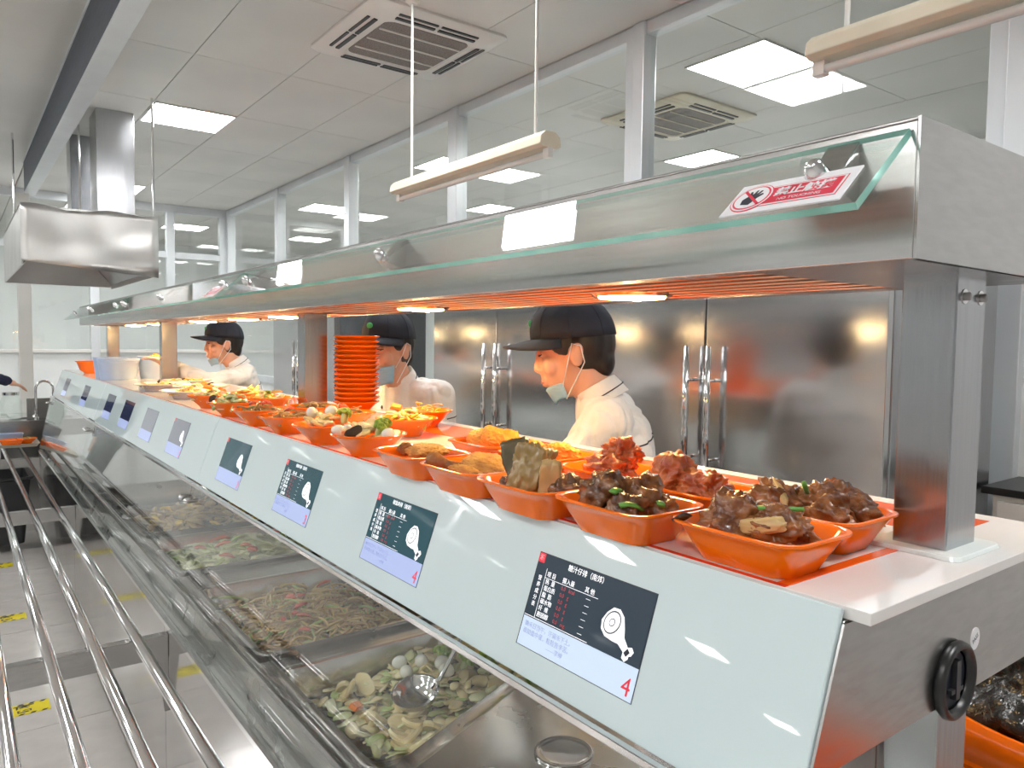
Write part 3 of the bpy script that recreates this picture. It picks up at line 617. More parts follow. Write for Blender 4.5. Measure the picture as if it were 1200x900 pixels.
# ---------------------------------------------------------------- food shapes
def lump_mesh(seed, rx,ry,rz, amp=0.25, freq=1.6, sub=3, m='braise', fine=0.06, ffreq=6, sq=0.0):
    sub += 1
    bm = bmesh.new(); bmesh.ops.create_icosphere(bm, subdivisions=sub, radius=1)
    o = Vector((seed*3.17, seed*1.71, seed*0.93))
    for v in bm.verts:
        d = v.co.normalized()
        k = 1 + amp*noise.noise(d*freq+o)*1.6 + amp*0.55*(abs(noise.noise(d*freq*2.3+o*1.3))-0.25)*2 + fine*noise.noise(d*ffreq+o)
        k += fine*0.55*abs(noise.noise(d*ffreq*2.6+o*2)) + fine*0.3*noise.noise(d*ffreq*5.5+o)
        if sq: d = d.lerp(d/max(abs(d.x),abs(d.y),abs(d.z)), sq)
        v.co = Vector((d.x*rx*k, d.y*ry*k, d.z*rz*k))
    me = bpy.data.meshes.new('lump'); bm.to_mesh(me); bm.free(); me.materials.append(M[m])
    me.polygons.foreach_set('use_smooth',[True]*len(me.polygons)); return me
def food(name, me, loc, label, cat, group=None, rot=(0,0,0), scale=None):
    o = link(name, me); o.location=loc; o.rotation_euler=rot
    if scale: o.scale = scale
    return tag(o,label,cat,group)
def ribbon(mb, path, w, h, tw=0.0):
    path=[Vector(p) for p in path]; loops=[]
    for i,p in enumerate(path):
        t=(path[min(i+1,len(path)-1)]-path[max(i-1,0)])
        if t.length < 1e-7: t=Vector((1,0,0))
        t.normalize(); a=t.cross(Vector((math.sin(tw),0.2,math.cos(tw)))).normalized(); b=a.cross(t)
        k = 0.55 if i in (0,len(path)-1) else 1.0
        loops.append([p+a*w*k+b*h,p+b*h*1.6,p-a*w*k+b*h,p-a*w*k-b*h,p+a*w*k-b*h])
    mb.loft(loops)
def heap(n, rx, ry, zf, kind, seed, L=(0.03,0.06), w=0.006, h=0.0012, mats=('cabbage',), cx=0.0, cy=0.0, round_=True, curl=1.0):
    rnd = random.Random(seed); mb = MB()
    for k in range(n):
        while True:
            a,b = rnd.uniform(-1,1), rnd.uniform(-1,1)
            if not round_ or a*a+b*b < 1: break
        x,y = cx+a*rx, cy+b*ry; z = zf(a,b)*rnd.uniform(0.55,1.0)
        ang=rnd.uniform(0,2*math.pi); l=rnd.uniform(*L); bend=rnd.uniform(-1.2,1.2)*curl; pts=[]; px,py,pz=x,y,z; el=rnd.uniform(-0.45,0.55)*curl
        for i in range(5):
            pts.append((px,py,pz)); px+=math.cos(ang)*l/4; py+=math.sin(ang)*l/4; pz+=math.sin(el)*l/4; ang+=bend*0.4; el-=0.22*curl
        if round_:
            q_=[]
            for (a_,b_,c_) in pts:
                dd=math.hypot((a_-cx)/rx,(b_-cy)/ry)
                if dd>1.12: a_=cx+(a_-cx)*1.12/dd; b_=cy+(b_-cy)*1.12/dd; c_=max(c_,zf(0.99,0)+0.006)
                q_.append((a_,b_,max(c_,zf(0.99,0)*0.8)))
            pts=q_
        else: pts=[(cx+max(-rx*1.06,min(rx*1.06,a_-cx)),cy+max(-ry*1.06,min(ry*1.06,b_-cy)),c_) for (a_,b_,c_) in pts]
        mb.cur = rnd.choices(range(len(mats)), weights=[5,3,1,1][:len(mats)])[0]
        ww = w*rnd.uniform(0.7,1.3)
        if kind=='strand': mb.tube(pts, ww, 5)
        else: ribbon(mb, pts, ww, h, rnd.uniform(-0.9,0.9))
    return mb.mesh('food_heap', list(mats), True)
def broccoli_mesh(seed=1, R=0.016):
    rnd=random.Random(seed); mb=MB(); mb.cur=1; mb.cap((0,0,-R*1.2),(0,0,0),R*0.35,R*0.45,8); mb.cur=0
    for k in range(26):
        a=rnd.uniform(0,6.28); p=math.acos(rnd.uniform(-0.05,1)); d=Vector((math.sin(p)*math.cos(a),math.sin(p)*math.sin(a),math.cos(p)*0.8))
        r=R*rnd.uniform(0.26,0.38); mb.ell(d*R*0.8,(r,r,r),nu=8,nv=6)
    return mb.mesh('broccoli',['broc','stalk'],True)
EGG = MB().ell((0,0,0),(0.0135,0.0135,0.0165),nu=20,nv=14).mesh('egg','egg',True)
BROC = broccoli_mesh()
def slice_mesh(seed, r, th, m='potato'):
    rnd=random.Random(seed); n=20; l=[]
    rr=[r*(1+0.18*math.sin(k*2*math.pi/n*2+seed)+rnd.uniform(-0.05,0.05)) for k in range(n)]
    for z,s in ((-th,0.9),(0,1),(th,0.92)): l.append([(rr[k]*s*math.cos(2*math.pi*k/n)*1.3, rr[k]*s*math.sin(2*math.pi*k/n), z+0.15*rr[k]*math.cos(2*2*math.pi*k/n)) for k in range(n)])
    me=MB().loft(l).mesh('slice',m); smooth_by_angle(me,35); return me
SL = [slice_mesh(i,0.018,0.0035) for i in range(4)]
def cutlet(seed, rx,ry,rz,m='fried'): return lump_mesh(seed,rx,ry,rz,0.14,1.6,4,m,0.13,10)
def rod_mesh(name,m,l,r,n=8,bend=0.0): return MB().tube([(-l/2,0,0),(-l/6,0,bend),(l/6,0,bend),(l/2,0,0)],r,n).mesh(name,m,True)

B0 = SZ+0.0006
# ---- row of bowls along the front edge
bowl(BR,0.733,0.503,'orange rectangular bowl of braised ribs on the shelf end, nearest the steel post')
food('braised_meat',lump_mesh(1,0.037,0.040,0.036,0.22,1.7,4,'braise',0.12,5),(0.728,0.530,B0+0.040),'round glossy braised meat knob in the bowl nearest the steel post','meat')
food('braised_rib',lump_mesh(2,0.028,0.040,0.026,0.22,1.9,4,'braise',0.12,5),(0.733,0.482,B0+0.040),'brown braised rib with cut bone in the bowl nearest the steel post','meat',rot=(0.1,0.1,0.25))
food('rib_bone',lump_mesh(3,0.026,0.006,0.009,0.12,1.5,3,'bone',0.08,6,0.4),(0.707,0.482,B0+0.050),'tan bone lying on the braised rib nearest the steel post','bone',rot=(0.2,0.25,1.75))
food('scallion',rod_mesh('scallion','scallion',0.05,0.0028),(0.735,0.478,B0+0.066),'green scallion stem on the ribs nearest the steel post','scallion',rot=(0,0,-0.75))
food('mushroom_strip',rod_mesh('mush','mush',0.03,0.004,6),(0.672,0.565,B0+0.047),'dark strip draped over the rim of the rib bowl nearest the post','garnish',rot=(0.4,0.5,1.2),scale=(1,1.6,0.5))
bowl(BR,0.703,0.682,'orange rectangular bowl of dark braised spare ribs with green pepper')
for i,(dx,dy,dz,s,m) in enumerate(((-0.012,0.028,0.050,0.030,'braise2'),(0.012,-0.008,0.044,0.032,'braise'),(-0.022,-0.022,0.036,0.024,'braise2'),(0.02,0.03,0.036,0.026,'braise2'),(0.012,-0.042,0.036,0.022,'braise'))):
    food('spare_rib',lump_mesh(10+i,s,s*1.15,s*0.9,0.30,1.9,3,m,0.12,5),(0.703+dx,0.682+dy,B0+dz),('dark spare rib piece topping its heap with green pepper','broad brown spare rib piece in the middle among green pepper','dark spare rib piece at the front rim among green pepper','dark spare rib piece at the back rim among green pepper','small brown spare rib piece nearest the neighbouring rib bowl')[i],'meat','spare ribs among green pepper')
for i,(dx,dy,dz,a) in enumerate(((-0.03,-0.01,0.058,0.4),(-0.028,0.03,0.042,1.9),(0.0,-0.055,0.046,0.9),(-0.035,-0.04,0.045,-0.5))):
    food('pepper_strip',rod_mesh('pepper','scallion',0.03,0.0035,6,0.006),(0.703+dx,0.682+dy,B0+dz),'green pepper strip on the dark spare ribs','pepper','green pepper strips',rot=(0.3,0.2,a),scale=(1,1.6,0.7))
bowl(BR,0.690,0.850,'orange rectangular bowl with an upright olive rind chunk')
food('rind_chunk',lump_mesh(21,0.021,0.027,0.040,0.16,1.5,4,'rind',0.16,4,0.7),(0.688,0.868,B0+0.055),'large olive brown rind-on pork chunk standing upright in a bowl','meat',rot=(0.15,0.25,0.4))
food('pork_skin',lump_mesh(22,0.006,0.022,0.032,0.10,1.2,3,'skin_ol',0.08,6,0.8),(0.682,0.893,B0+0.070),'dark olive skin slab on the upright rind chunk','meat',rot=(-0.35,0.3,0.5))
food('meat_slice',lump_mesh(23,0.007,0.015,0.028,0.14,1.6,3,'bone',0.12,5,0.7),(0.690,0.826,B0+0.050),'amber cartilage slice leaning beside the upright rind chunk','meat',rot=(0.1,-0.1,0.8))
for i,(dx,dy,dz,s) in enumerate(((0.02,-0.045,0.034,0.026),(-0.012,0.05,0.030,0.018),(0.03,0.0,0.034,0.024))):
    food('braised_piece',lump_mesh(24+i,s,s*1.2,s*0.8,0.28,1.9,3,'braise2',0.12,5),(0.690+dx,0.850+dy,B0+dz),'small dark braised piece beside the upright rind chunk','meat','dark pieces beside the rind chunk')
bowl(BR,0.690,1.020,'orange rectangular bowl of fried cutlet and a dark drumstick')
food('fried_cutlet',cutlet(31,0.030,0.050,0.011),(0.700,1.000,B0+0.044),'golden fried cutlet propped beside a dark drumstick','cutlet',rot=(0.15,-0.35,0.1))
dm=MB(); dm.cap((0,0.035,0.006),(0,0.012,0),0.015,0.010); dm.cap((0,0.012,0),(0,-0.03,0),0.009,0.006); dm=dm.mesh('drumstick','friedd',True)
food('fried_drumstick',dm,(0.668,1.055,B0+0.040),'dark fried drumstick in the cutlet bowl','drumstick',rot=(0,0,0.5))
food('fried_strip',cutlet(33,0.014,0.045,0.010,'fried'),(0.668,1.005,B0+0.034),'fried crumbed strip under the propped cutlet','cutlet',rot=(0.1,0,0.15))
bowl(BR,0.695,1.205,'orange rectangular bowl holding one oval fried cutlet')
food('fried_cutlet',cutlet(34,0.034,0.060,0.012),(0.700,1.195,B0+0.044),'oval golden fried cutlet alone in its bowl','cutlet',rot=(0.0,-0.1,-0.2))
food('fried_end',cutlet(36,0.016,0.016,0.012,'friedd'),(0.690,1.255,B0+0.042),'browned crumb end beside the oval cutlet','cutlet')
def mixed_bowl(x,y,label,seed,eggs,brs,dark,what):
    rnd=random.Random(seed); bowl(BO,x,y,label)
    for k in range(13):
        a=rnd.uniform(0,6.28); r=rnd.uniform(0,0.052)
        food('vegetable_slice',SL[k%4],(x+r*math.cos(a),y+r*math.sin(a),B0+0.040+0.022*(1-r/0.06)+rnd.uniform(-0.004,0.004)),'pale vegetable slice '+what,'vegetable','pale slices '+what,rot=(rnd.uniform(-0.5,0.5),rnd.uniform(-0.5,0.5),a))
    for dx,dy,dz in eggs: food('quail_egg',EGG,(x+dx,y+dy,B0+dz),'white quail egg '+what,'egg','quail eggs '+what,rot=(1.2,0,dx*40))
    for dx,dy,dz in brs: food('broccoli_floret',BROC,(x+dx,y+dy,B0+dz),'green broccoli floret '+what,'broccoli','broccoli '+what,rot=(0.3,0.3,dx*50))
    for dx,dy,dz in dark: food('wood_ear',MUSH,(x+dx,y+dy,B0+dz),'black wood ear mushroom '+what,'mushroom','wood ear '+what,rot=(0.4,-0.5,0.4))
MUSH = slice_mesh(9,0.015,0.003,'mush')
mixed_bowl(0.722,1.480,'round orange bowl of eggs, vegetables and black wood ear',5,((-0.05,0.045,0.050),(0.012,-0.066,0.050),(-0.02,0.066,0.048)),((0.02,-0.02,0.066),(0.005,-0.042,0.06),(0.035,-0.005,0.066)),((-0.045,-0.018,0.054),),'in the bowl with wood ear')
mixed_bowl(0.722,1.705,'round orange bowl of vegetables with two white eggs and broccoli on top',8,((-0.026,0.03,0.072),(0.012,0.006,0.076)),((0.03,-0.03,0.07),(0.04,-0.015,0.07)),(),'in the bowl with two top eggs')
def strand_bowl(x,y,label,seed,what,me=None,mats=('strip','strip2','cabgreen'),chili=2,n=90):
    bowl(me or BO,x,y,label)
    h = heap(n,0.058,0.058,lambda a,b:0.030+0.034*(1-a*a-b*b),'strand',seed,(0.03,0.06),0.0021,mats=mats)
    food('shredded_food',h,(x,y,B0),'heap of '+what,'food')['kind']='stuff'
    rnd=random.Random(seed)
    for k in range(chili):
        food('chili_piece',CHI,(x+rnd.uniform(-0.04,0.04),y+rnd.uniform(-0.04,0.04),B0+0.064),'red chili piece on the '+what,'chili','chili on the '+what,rot=(rnd.uniform(-1,1),0.3,rnd.uniform(0,3)))
CHI = MB().tube([(-0.014,0,0),(-0.004,0,0.003),(0.006,0,0.002),(0.014,0,-0.002)],[0.003,0.0045,0.004,0.001],7).mesh('chili','chili',True)
strand_bowl(0.718,1.945,'round orange bowl of shredded tofu next to the egg bowls',41,'tan shredded tofu next to the egg bowls')
strand_bowl(0.715,2.165,'round orange bowl of shredded tofu with red chili, two places from the egg bowls',42,'shredded tofu with red chili in the front row',chili=5)
def leaf_bowl(x,y,label,seed,what,mats,extra=(),me=None):
    bowl(me or BO,x,y,label)
    h = heap(70,0.056,0.056,lambda a,b:0.032+0.034*(1-a*a-b*b),'leaf',seed,(0.025,0.045),0.011,0.0018,mats)
    food('leafy_food',h,(x,y,B0),'heap of '+what,'food')['kind']='stuff'
    for nm,mesh,dx,dy,dz,lab,cat in extra: food(nm,mesh,(x+dx,y+dy,B0+dz),lab,cat,rot=(0.4,0.2,dx*30))
CAR = MB().prism([(-0.016,-0.004),(0.016,-0.004),(0.012,0.005),(-0.012,0.005)],-0.009,0.009).mesh('carrot','carrot')
leaf_bowl(0.725,2.46,'round orange bowl of pale green cabbage with a black mushroom, by the middle post',51,'pale green cabbage by the middle post',('cabbage','cabgreen'),(('wood_ear',MUSH,-0.055,0.045,0.055,'black mushroom at the rim of the pale cabbage bowl','mushroom'),))
leaf_bowl(0.745,2.80,'round orange bowl of pale vegetables topped with carrot, beside the pink plates',52,'pale vegetables topped with carrot',('potato','cabbage'),(('carrot_piece',CAR,-0.01,0.01,0.074,'orange carrot wedge on the pale vegetables','carrot'),('carrot_slice',CAR,0.03,-0.03,0.066,'second carrot wedge behind the first on pale vegetables','carrot')))

# ---- second row, towards the kitchen
bowl(BR,0.872,0.520,'orange rectangular bowl of braised ribs behind the one nearest the steel post')
for i,(dx,dy,dz,a,s) in enumerate(((-0.02,0.035,0.045,0.3,0.034),(0.012,-0.015,0.048,0.8,0.036),(0.03,-0.04,0.038,0.2,0.028),(-0.02,-0.03,0.036,0.1,0.026))):
    food('braised_rib',lump_mesh(60+i,s*0.75,s*1.1,s*0.8,0.28,1.9,4 if i<2 else 3,'braise',0.12,5),(0.872+dx,0.520+dy,B0+dz),('brown braised rib chunk with a slanting bone, second row bowl beside the post','largest brown rib chunk in the second row bowl beside the post','rib chunk against the rim facing the post, second row bowl','low rib chunk towards the first row, second row bowl beside the post')[i],'meat','rib chunks in the second row bowl',rot=(0.2,0.1,a))
food('rib_bone',lump_mesh(4,0.028,0.005,0.008,0.12,1.5,3,'bone',0.08,6,0.4),(0.842,0.550,B0+0.060),'tan rib bone slanting out of the second row rib bowl','bone',rot=(0.1,-0.4,0.9))
food('scallion',rod_mesh('scallion','scallion',0.022,0.0032),(0.855,0.522,B0+0.07),'short green scallion piece on the second row ribs','scallion',rot=(0.5,0.7,0.3))
bowl(BR,0.862,0.695,'orange rectangular bowl of red sauced chicken with a pale joint')
food('red_chicken',lump_mesh(70,0.030,0.032,0.034,0.20,1.6,4,'redmeat',0.10,5),(0.842,0.722,B0+0.056),'red sauced chicken joint with smooth end','meat',rot=(0,0,0.4))
food('red_chicken',lump_mesh(71,0.030,0.040,0.026,0.26,1.8,4,'redmeat',0.12,5),(0.848,0.678,B0+0.044),'ragged red sauced chicken piece beside the smooth joint','meat')
bowl(BR,0.868,0.872,'orange rectangular bowl heaped with shredded red chicken')
food('red_chicken',lump_mesh(72,0.034,0.044,0.024,0.28,2.0,4,'redmeat',0.14,6),(0.860,0.872,B0+0.042),'flat ragged red chicken piece under the shredded heap','meat')
food('red_chicken',lump_mesh(73,0.024,0.030,0.024,0.34,2.2,4,'redmeat',0.14,6),(0.872,0.862,B0+0.068),'ragged red chicken piece on top of the shredded heap','meat',rot=(0.2,0.3,0.6))
bowl(BR,0.882,1.062,'orange rectangular bowl of yellow battered chicken behind the upright rind chunk')
for i,(dx,dy,dz,s) in enumerate(((-0.01,0.025,0.042,0.036),(0.012,-0.025,0.044,0.034))):
    food('battered_chicken',cutlet(80+i,s*0.8,s*1.1,s*0.55,'friedy'),(0.882+dx,1.062+dy,B0+dz),('battered chicken piece farther from the post, behind the rind chunk','battered chicken piece nearer the post, behind the rind chunk')[i],'chicken','battered pieces behind the rind chunk',rot=(0.2,0.2,0.5*i))
bowl(BR,0.888,1.250,'orange rectangular bowl of yellow battered chicken behind the oval cutlet')
for i,(dx,dy,dz,s) in enumerate(((0.0,0.03,0.042,0.036),(0.01,-0.018,0.048,0.038))):
    food('battered_chicken',cutlet(84+i,s*0.8,s*1.1,s*0.6,'friedy'),(0.888+dx,1.250+dy,B0+dz),('flatter battered chicken piece behind the oval cutlet','thicker battered chicken piece behind the oval cutlet')[i],'chicken','battered pieces behind the oval cutlet',rot=(0.2,-0.2,0.4*i))
leaf_bowl(0.955,1.735,'round orange bowl of yellow squash with a large carrot wedge',53,'yellow squash with carrot',('yel','potato'),(('carrot_wedge',CAR.copy(),-0.02,0.02,0.074,'large bright orange carrot wedge on the squash','carrot'),))
strand_bowl(1.105,1.90,'round orange bowl of glazed noodles behind the squash bowl',43,'glazed noodles behind the squash',mats=('yel','strip'),chili=0)
strand_bowl(0.885,1.955,'round orange bowl of brown shreds with a red chili in the second row',44,'brown shreds in the second row',mats=('strip2','strip','cabgreen'),chili=2)
strand_bowl(0.875,2.185,'round orange bowl of brown shreds just before the middle post',45,'brown shreds just before the middle post',mats=('strip2','strip','cabgreen'),chili=1)
leaf_bowl(0.885,2.60,'round orange bowl of yellow cauliflower behind the middle post',54,'yellow cauliflower behind the middle post',('yel','potato','broc'))
leaf_bowl(0.90,2.86,'round orange bowl of pale squash in the second row, past the middle post',55,'pale squash past the middle post',('potato','yel'))
# stack of empty bowls beside the middle post
for k in range(15):
    bowl(BS,1.098,2.345,('lowest empty orange bowl under the tall stack beside the middle post' if k==0 else 'topmost empty orange bowl of the tall stack beside the middle post' if k==14 else 'empty orange bowl within the tall stack beside the middle post'),'stacked empty bowls',z=B0+0.0158*k)
# pale pink plates with yellow food, further along
PLT = bowl_round('plate',0.125,0.034,'pink',0.6)
for i,(x,y,w) in enumerate(((0.80,3.30,'nearest the carrot bowl'),(0.92,3.62,'in the middle'),(0.80,3.86,'by the front edge, nearest the buckets'),(0.98,4.15,'at the back by the worker in a stretched pose'))):
    o = link('plate',PLT); o.location=(x,y,B0); tag(o,'pale pink plate of yellow food '+w,'plate')
    h = heap(60,0.085,0.085,lambda a,b:0.022+0.022*(1-a*a-b*b),'leaf',60+i,(0.025,0.045),0.008,0.0016,('yel','potato','mush'))
    food('yellow_food',h,(x,y,B0),'heap of yellow food on the pink plate '+w,'food')['kind']='stuff'
# pale blue buckets and orange bowls at the far end
def bucket(x,y,r,h,label):
    t = empty('bucket',(x,y,B0),label,'bucket')
    MB().lathe([(r*0.86,0.0),(r*0.96,h-0.03),(r*0.97,h-0.028),(r*0.97,h-0.018),(r,h-0.016),(r,h),(r-0.006,h),(r*0.93,h-0.03),(r*0.82,0.006),(0.001,0.006)],n=36).build('body','bluepl',t,local=True,auto=40); return t
bucket(0.80,5.30,0.10,0.125,'pale blue plastic bucket at the counter edge, left of its twin')
bucket(0.80,5.02,0.115,0.125,'large pale blue plastic bucket at the counter edge')
bk = bucket(1.02,5.05,0.11,0.135,'pale blue plastic bucket filled with yellow food behind the large one')
food('yellow_food',heap(70,0.085,0.085,lambda a,b:0.12+0.035*(1-a*a-b*b),'leaf',71,(0.03,0.05),0.01,0.002,('yel','friedy')),(1.02,5.05,B0),'heap of yellow food in the pale blue bucket','food')['kind']='stuff'
BB = bowl_round('bowl',0.105,0.085)
bowl(BB,0.775,5.90,'deep orange bowl standing beside the pale blue buckets, near the sink')
bowl(bowl_round('bowl',0.09,0.07),0.93,5.95,'deep orange bowl behind the one near the sink')

# ================================================================ FOOD PANS IN THE WELL
PZ = 0.815
def pan_mesh(hx,hy,d=0.145):
    def ring(e,z,r=0.035): return [(x,y,z) for x,y in rrect(hx-e,hy-e,max(r-e*0.5,0.012),5)]
    b=MB(); b.loft([ring(0.03,-d+0.002),ring(0.022,-d),ring(0.014,-0.01),ring(0.012,-0.004),ring(0.0,-0.004),ring(0.0,0.0),ring(0.003,0.001),ring(0.014,0.0005),ring(0.017,-0.004),ring(0.025,-d+0.006),ring(0.034,-d+0.004)])
    me=b.mesh('food_pan','pan'); smooth_by_angle(me,45); return me
def pan(y0,y1,label,x0=0.555,x1=1.075):
    hx,hy=(x1-x0)/2,(y1-y0)/2; o=link('food_pan',pan_mesh(hx,hy)); o.location=((x0+x1)/2,(y0+y1)/2,PZ); tag(o,label,'pan'); return o
pan(0.60,1.10,'steel food pan closed by a flat steel lid')
lid = empty('pan_lid',(0.815,0.85,PZ+0.003),'flat steel pan lid with a round sunken handle','lid')
lm = MB()
def lring(hx,hy,z,r): return [(x,y,z) for x,y in rrect(hx,hy,r,5)]
lm.loft([lring(0.255,0.245,0,0.035),lring(0.255,0.245,0.003,0.035),lring(0.225,0.215,0.004,0.03),lring(0.205,0.195,0.018,0.03),lring(0.20,0.19,0.020,0.03)])
lm.build('lid_sheet','pan',lid,local=True,auto=35)
hd=MB(); hd.lathe([(0.052,0.0205),(0.052,0.024),(0.049,0.025),(0.045,0.023),(0.036,0.0215),(0.001,0.0208)],n=36); hd.build('recess_ring','chrome',lid,local=True,auto=50)
MB().tube([(-0.045,0.0,0.024),(-0.02,0,0.033),(0.02,0,0.033),(0.045,0,0.024)],0.008,8).build('handle','chrome',lid,local=True,smooth=True)
lid.children[1].location=(0.02,0.10,0); lid.children[2].location=(0.02,0.10,0)
for ch in lid.children[1:]: ch.rotation_euler=(0,0,0.4)
pan(1.125,1.615,'steel food pan of mixed vegetables with quail eggs')
pan(1.70,2.285,'steel food pan of shredded tofu strips')
pan(2.47,2.945,'steel food pan of pale cabbage with red pepper')
pan(3.02,3.55,'steel food pan of brown stew behind the cabbage')
pan(3.64,4.14,'empty looking steel food pan far along the well')
def stuff(name,me,loc,label): o=food(name,me,loc,label,'food'); o['kind']='stuff'; return o
stuff('cabbage_heap',heap(520,0.205,0.19,lambda a,b:0.045+0.075*(1-0.6*abs(a))*(1-0.35*b*b)*(0.6+0.4*(a+1)/2),'leaf',91,(0.04,0.08),0.014,0.002,('cabbage','cabbage','cabgreen'),round_=False),(0.82,2.7075,PZ-0.105),'heap of pale cut cabbage in its steel pan')
rnd=random.Random(4)
for k in range(9): food('pepper_piece',CHI,(0.82+rnd.uniform(-0.17,0.17),2.70+rnd.uniform(-0.16,0.12),PZ-0.004+rnd.uniform(0,0.012)),'red pepper piece on the cabbage','pepper','red pepper on the cabbage',rot=(rnd.uniform(-0.6,0.6),0.3,rnd.uniform(0,3)),scale=(2.0,2.6,1.5))
stuff('tofu_strips',heap(900,0.19,0.235,lambda a,b:0.03+0.075*(1-0.4*a*a)*(1-0.3*b*b),'strand',92,(0.05,0.09),0.0032,mats=('strip','strip2','cabgreen'),round_=False),(0.81,1.985,PZ-0.112),'heap of tan shredded tofu strips in its steel pan')
for k in range(8): food('pepper_piece',CHI,(0.83+rnd.uniform(-0.15,0.15),1.99+rnd.uniform(-0.18,0.18),PZ-0.016+rnd.uniform(0,0.01)),'red pepper piece on the tofu strips','pepper','red pepper on the tofu strips',rot=(rnd.uniform(-0.6,0.6),0.3,rnd.uniform(0,3)),scale=(1.6,2.0,1.2))
stuff('stew_heap',heap(200,0.20,0.20,lambda a,b:0.07+0.05*(1-a*a),'leaf',93,(0.03,0.06),0.012,0.003,('strip','strip2','yel'),round_=False),(0.83,3.285,PZ-0.085),'heap of brown stew in the pan behind the cabbage')
stuff('mixed_vegetables',heap(520,0.20,0.20,lambda a,b:0.025+0.062*(a+1)/2+0.02,'leaf',94,(0.025,0.05),0.011,0.0014,('potato','cabbage','stalk'),round_=False,curl=0.6),(0.83,1.37,PZ-0.100),'heap of pale sliced vegetables in the pan with quail eggs')
for k in range(34):
    a=rnd.uniform(-0.16,0.20); b=rnd.uniform(-0.19,0.19)
    food('vegetable_chunk',SL[k%4],(0.83+a,1.37+b,PZ-0.055+0.045*(a+0.2)/0.4),'pale vegetable slice in the pan with quail eggs','vegetable','pale slices in the egg pan',rot=(rnd.uniform(-0.7,0.7),rnd.uniform(-0.7,0.7),rnd.uniform(0,3)),scale=(1.3,1.3,1.5))
for k,(a,b) in enumerate(((0.02,0.10),(-0.02,0.13),(0.05,0.06),(0.10,0.13),(0.04,0.02),(0.16,-0.02),(-0.03,0.08))):
    food('quail_egg',EGG,(0.83+a,1.37+b,PZ-0.026+0.045*(a+0.2)/0.4),'white quail egg in the steel pan','egg','quail eggs in the steel pan',rot=(1.3,0,k),scale=(1.1,1.1,1.1))
for k,(a,b) in enumerate(((0.10,0.03),(0.07,0.09),(0.14,0.0),(0.18,-0.12))):
    food('broccoli_floret',BROC,(0.83+a,1.37+b,PZ-0.024+0.045*(a+0.2)/0.4),'broccoli floret in the steel pan','broccoli','broccoli in the steel pan',rot=(0.3,0.2,k),scale=(1.4,1.4,1.3))
food('carrot_slice',CAR,(0.665,1.42,PZ-0.035),'orange carrot piece at the edge of the egg pan','carrot',rot=(0.3,0.2,0.5))
ld = empty('ladle',(0.742,1.305,PZ+0.018),'steel ladle resting in the pan with quail eggs','ladle')
lb=MB(); R_=0.048; lb.lathe([(0.001,-0.030),(R_*0.5,-0.027),(R_*0.85,-0.013),(R_,0.004),(R_+0.002,0.005),(R_-0.002,0.003),(R_*0.82,-0.011),(R_*0.48,-0.024),(0.001,-0.027)],n=32)
o=lb.build('ladle_bowl','chrome',ld,local=True,smooth=True); o.rotation_euler=(0.15,-0.25,0)
MB().tube([(0.03,-0.02,0.005),(0.055,-0.022,0.04),(0.12,-0.02,0.13),(0.19,-0.01,0.235)],[0.008,0.005,0.0045,0.0045],10).build('ladle_handle','chrome',ld,local=True,smooth=True)
# ================================================================ PEOPLE
from mathutils.bvhtree import BVHTree
def remesh(mb, voxel, it, m, wr=0.0, wf=9.0, seed=0.0):
    me = mb.mesh('src', m); o = bpy.data.objects.new('src', me)
    r = o.modifiers.new('r','REMESH'); r.mode='VOXEL'; r.voxel_size=voxel
    s = o.modifiers.new('s','SMOOTH'); s.factor=0.5; s.iterations=it
    res = evaluated(o)
    bpy.data.objects.remove(o); bpy.data.meshes.remove(me)
    if wr:
        pts=[v.co.copy() for v in res.vertices]; nrm=[v.normal.copy() for v in res.vertices]; flat_=[]
        for p,n in zip(pts,nrm):
            k=noise.noise(Vector((p.x*wf,p.y*wf,p.z*wf*0.7+seed))); k2=abs(noise.noise(Vector((p.x*wf*1.9+3,p.y*wf*1.9,p.z*wf*0.8+seed))))
            flat_.extend(p + n*(wr*k - wr*1.1*(1-k2)**6))
        res.vertices.foreach_set('co',flat_)
    res.materials.clear(); res.materials.append(M[m]); res.polygons.foreach_set('use_smooth',[True]*len(res.polygons)); res.update(); return res
def rot_x(a): return Matrix.Rotation(a,3,'X')
def hand(mb, w, d, side, curl=0.5):
    # palm + five fingers from wrist w, pointing along d
    d=Vector(d).normalized(); sx = d.cross(Vector((0,0,1))).normalized(); up = sx.cross(d)
    pc = w + d*0.045
    mb.cap(w,w+d*0.03,0.024,0.026); 
    for k in range(-1,2): mb.cap(w+d*0.03+sx*0.014*k, w+d*0.078+sx*0.022*k, 0.014,0.012)
    for k,l in zip((-1.5,-0.5,0.5,1.5),(0.055,0.068,0.072,0.062) if side>0 else (0.062,0.072,0.068,0.055)):
        a=w+d*0.08+sx*0.0185*k; b=a+d*l*0.55-up*l*0.25*curl; c=b+d*l*0.4-up*l*0.5*curl
        mb.cap(a,b,0.0092,0.0085,8); mb.cap(b,c,0.0085,0.0072,8)
    tb=w+d*0.025-sx*0.026*side; t1=tb+(d*0.6-sx*side*0.8)*0.034; t2=t1+(d*0.95-sx*side*0.2)*0.030-up*0.008
    mb.cap(tb,t1,0.013,0.0105,8); mb.cap(t1,t2,0.0105,0.0085,8)
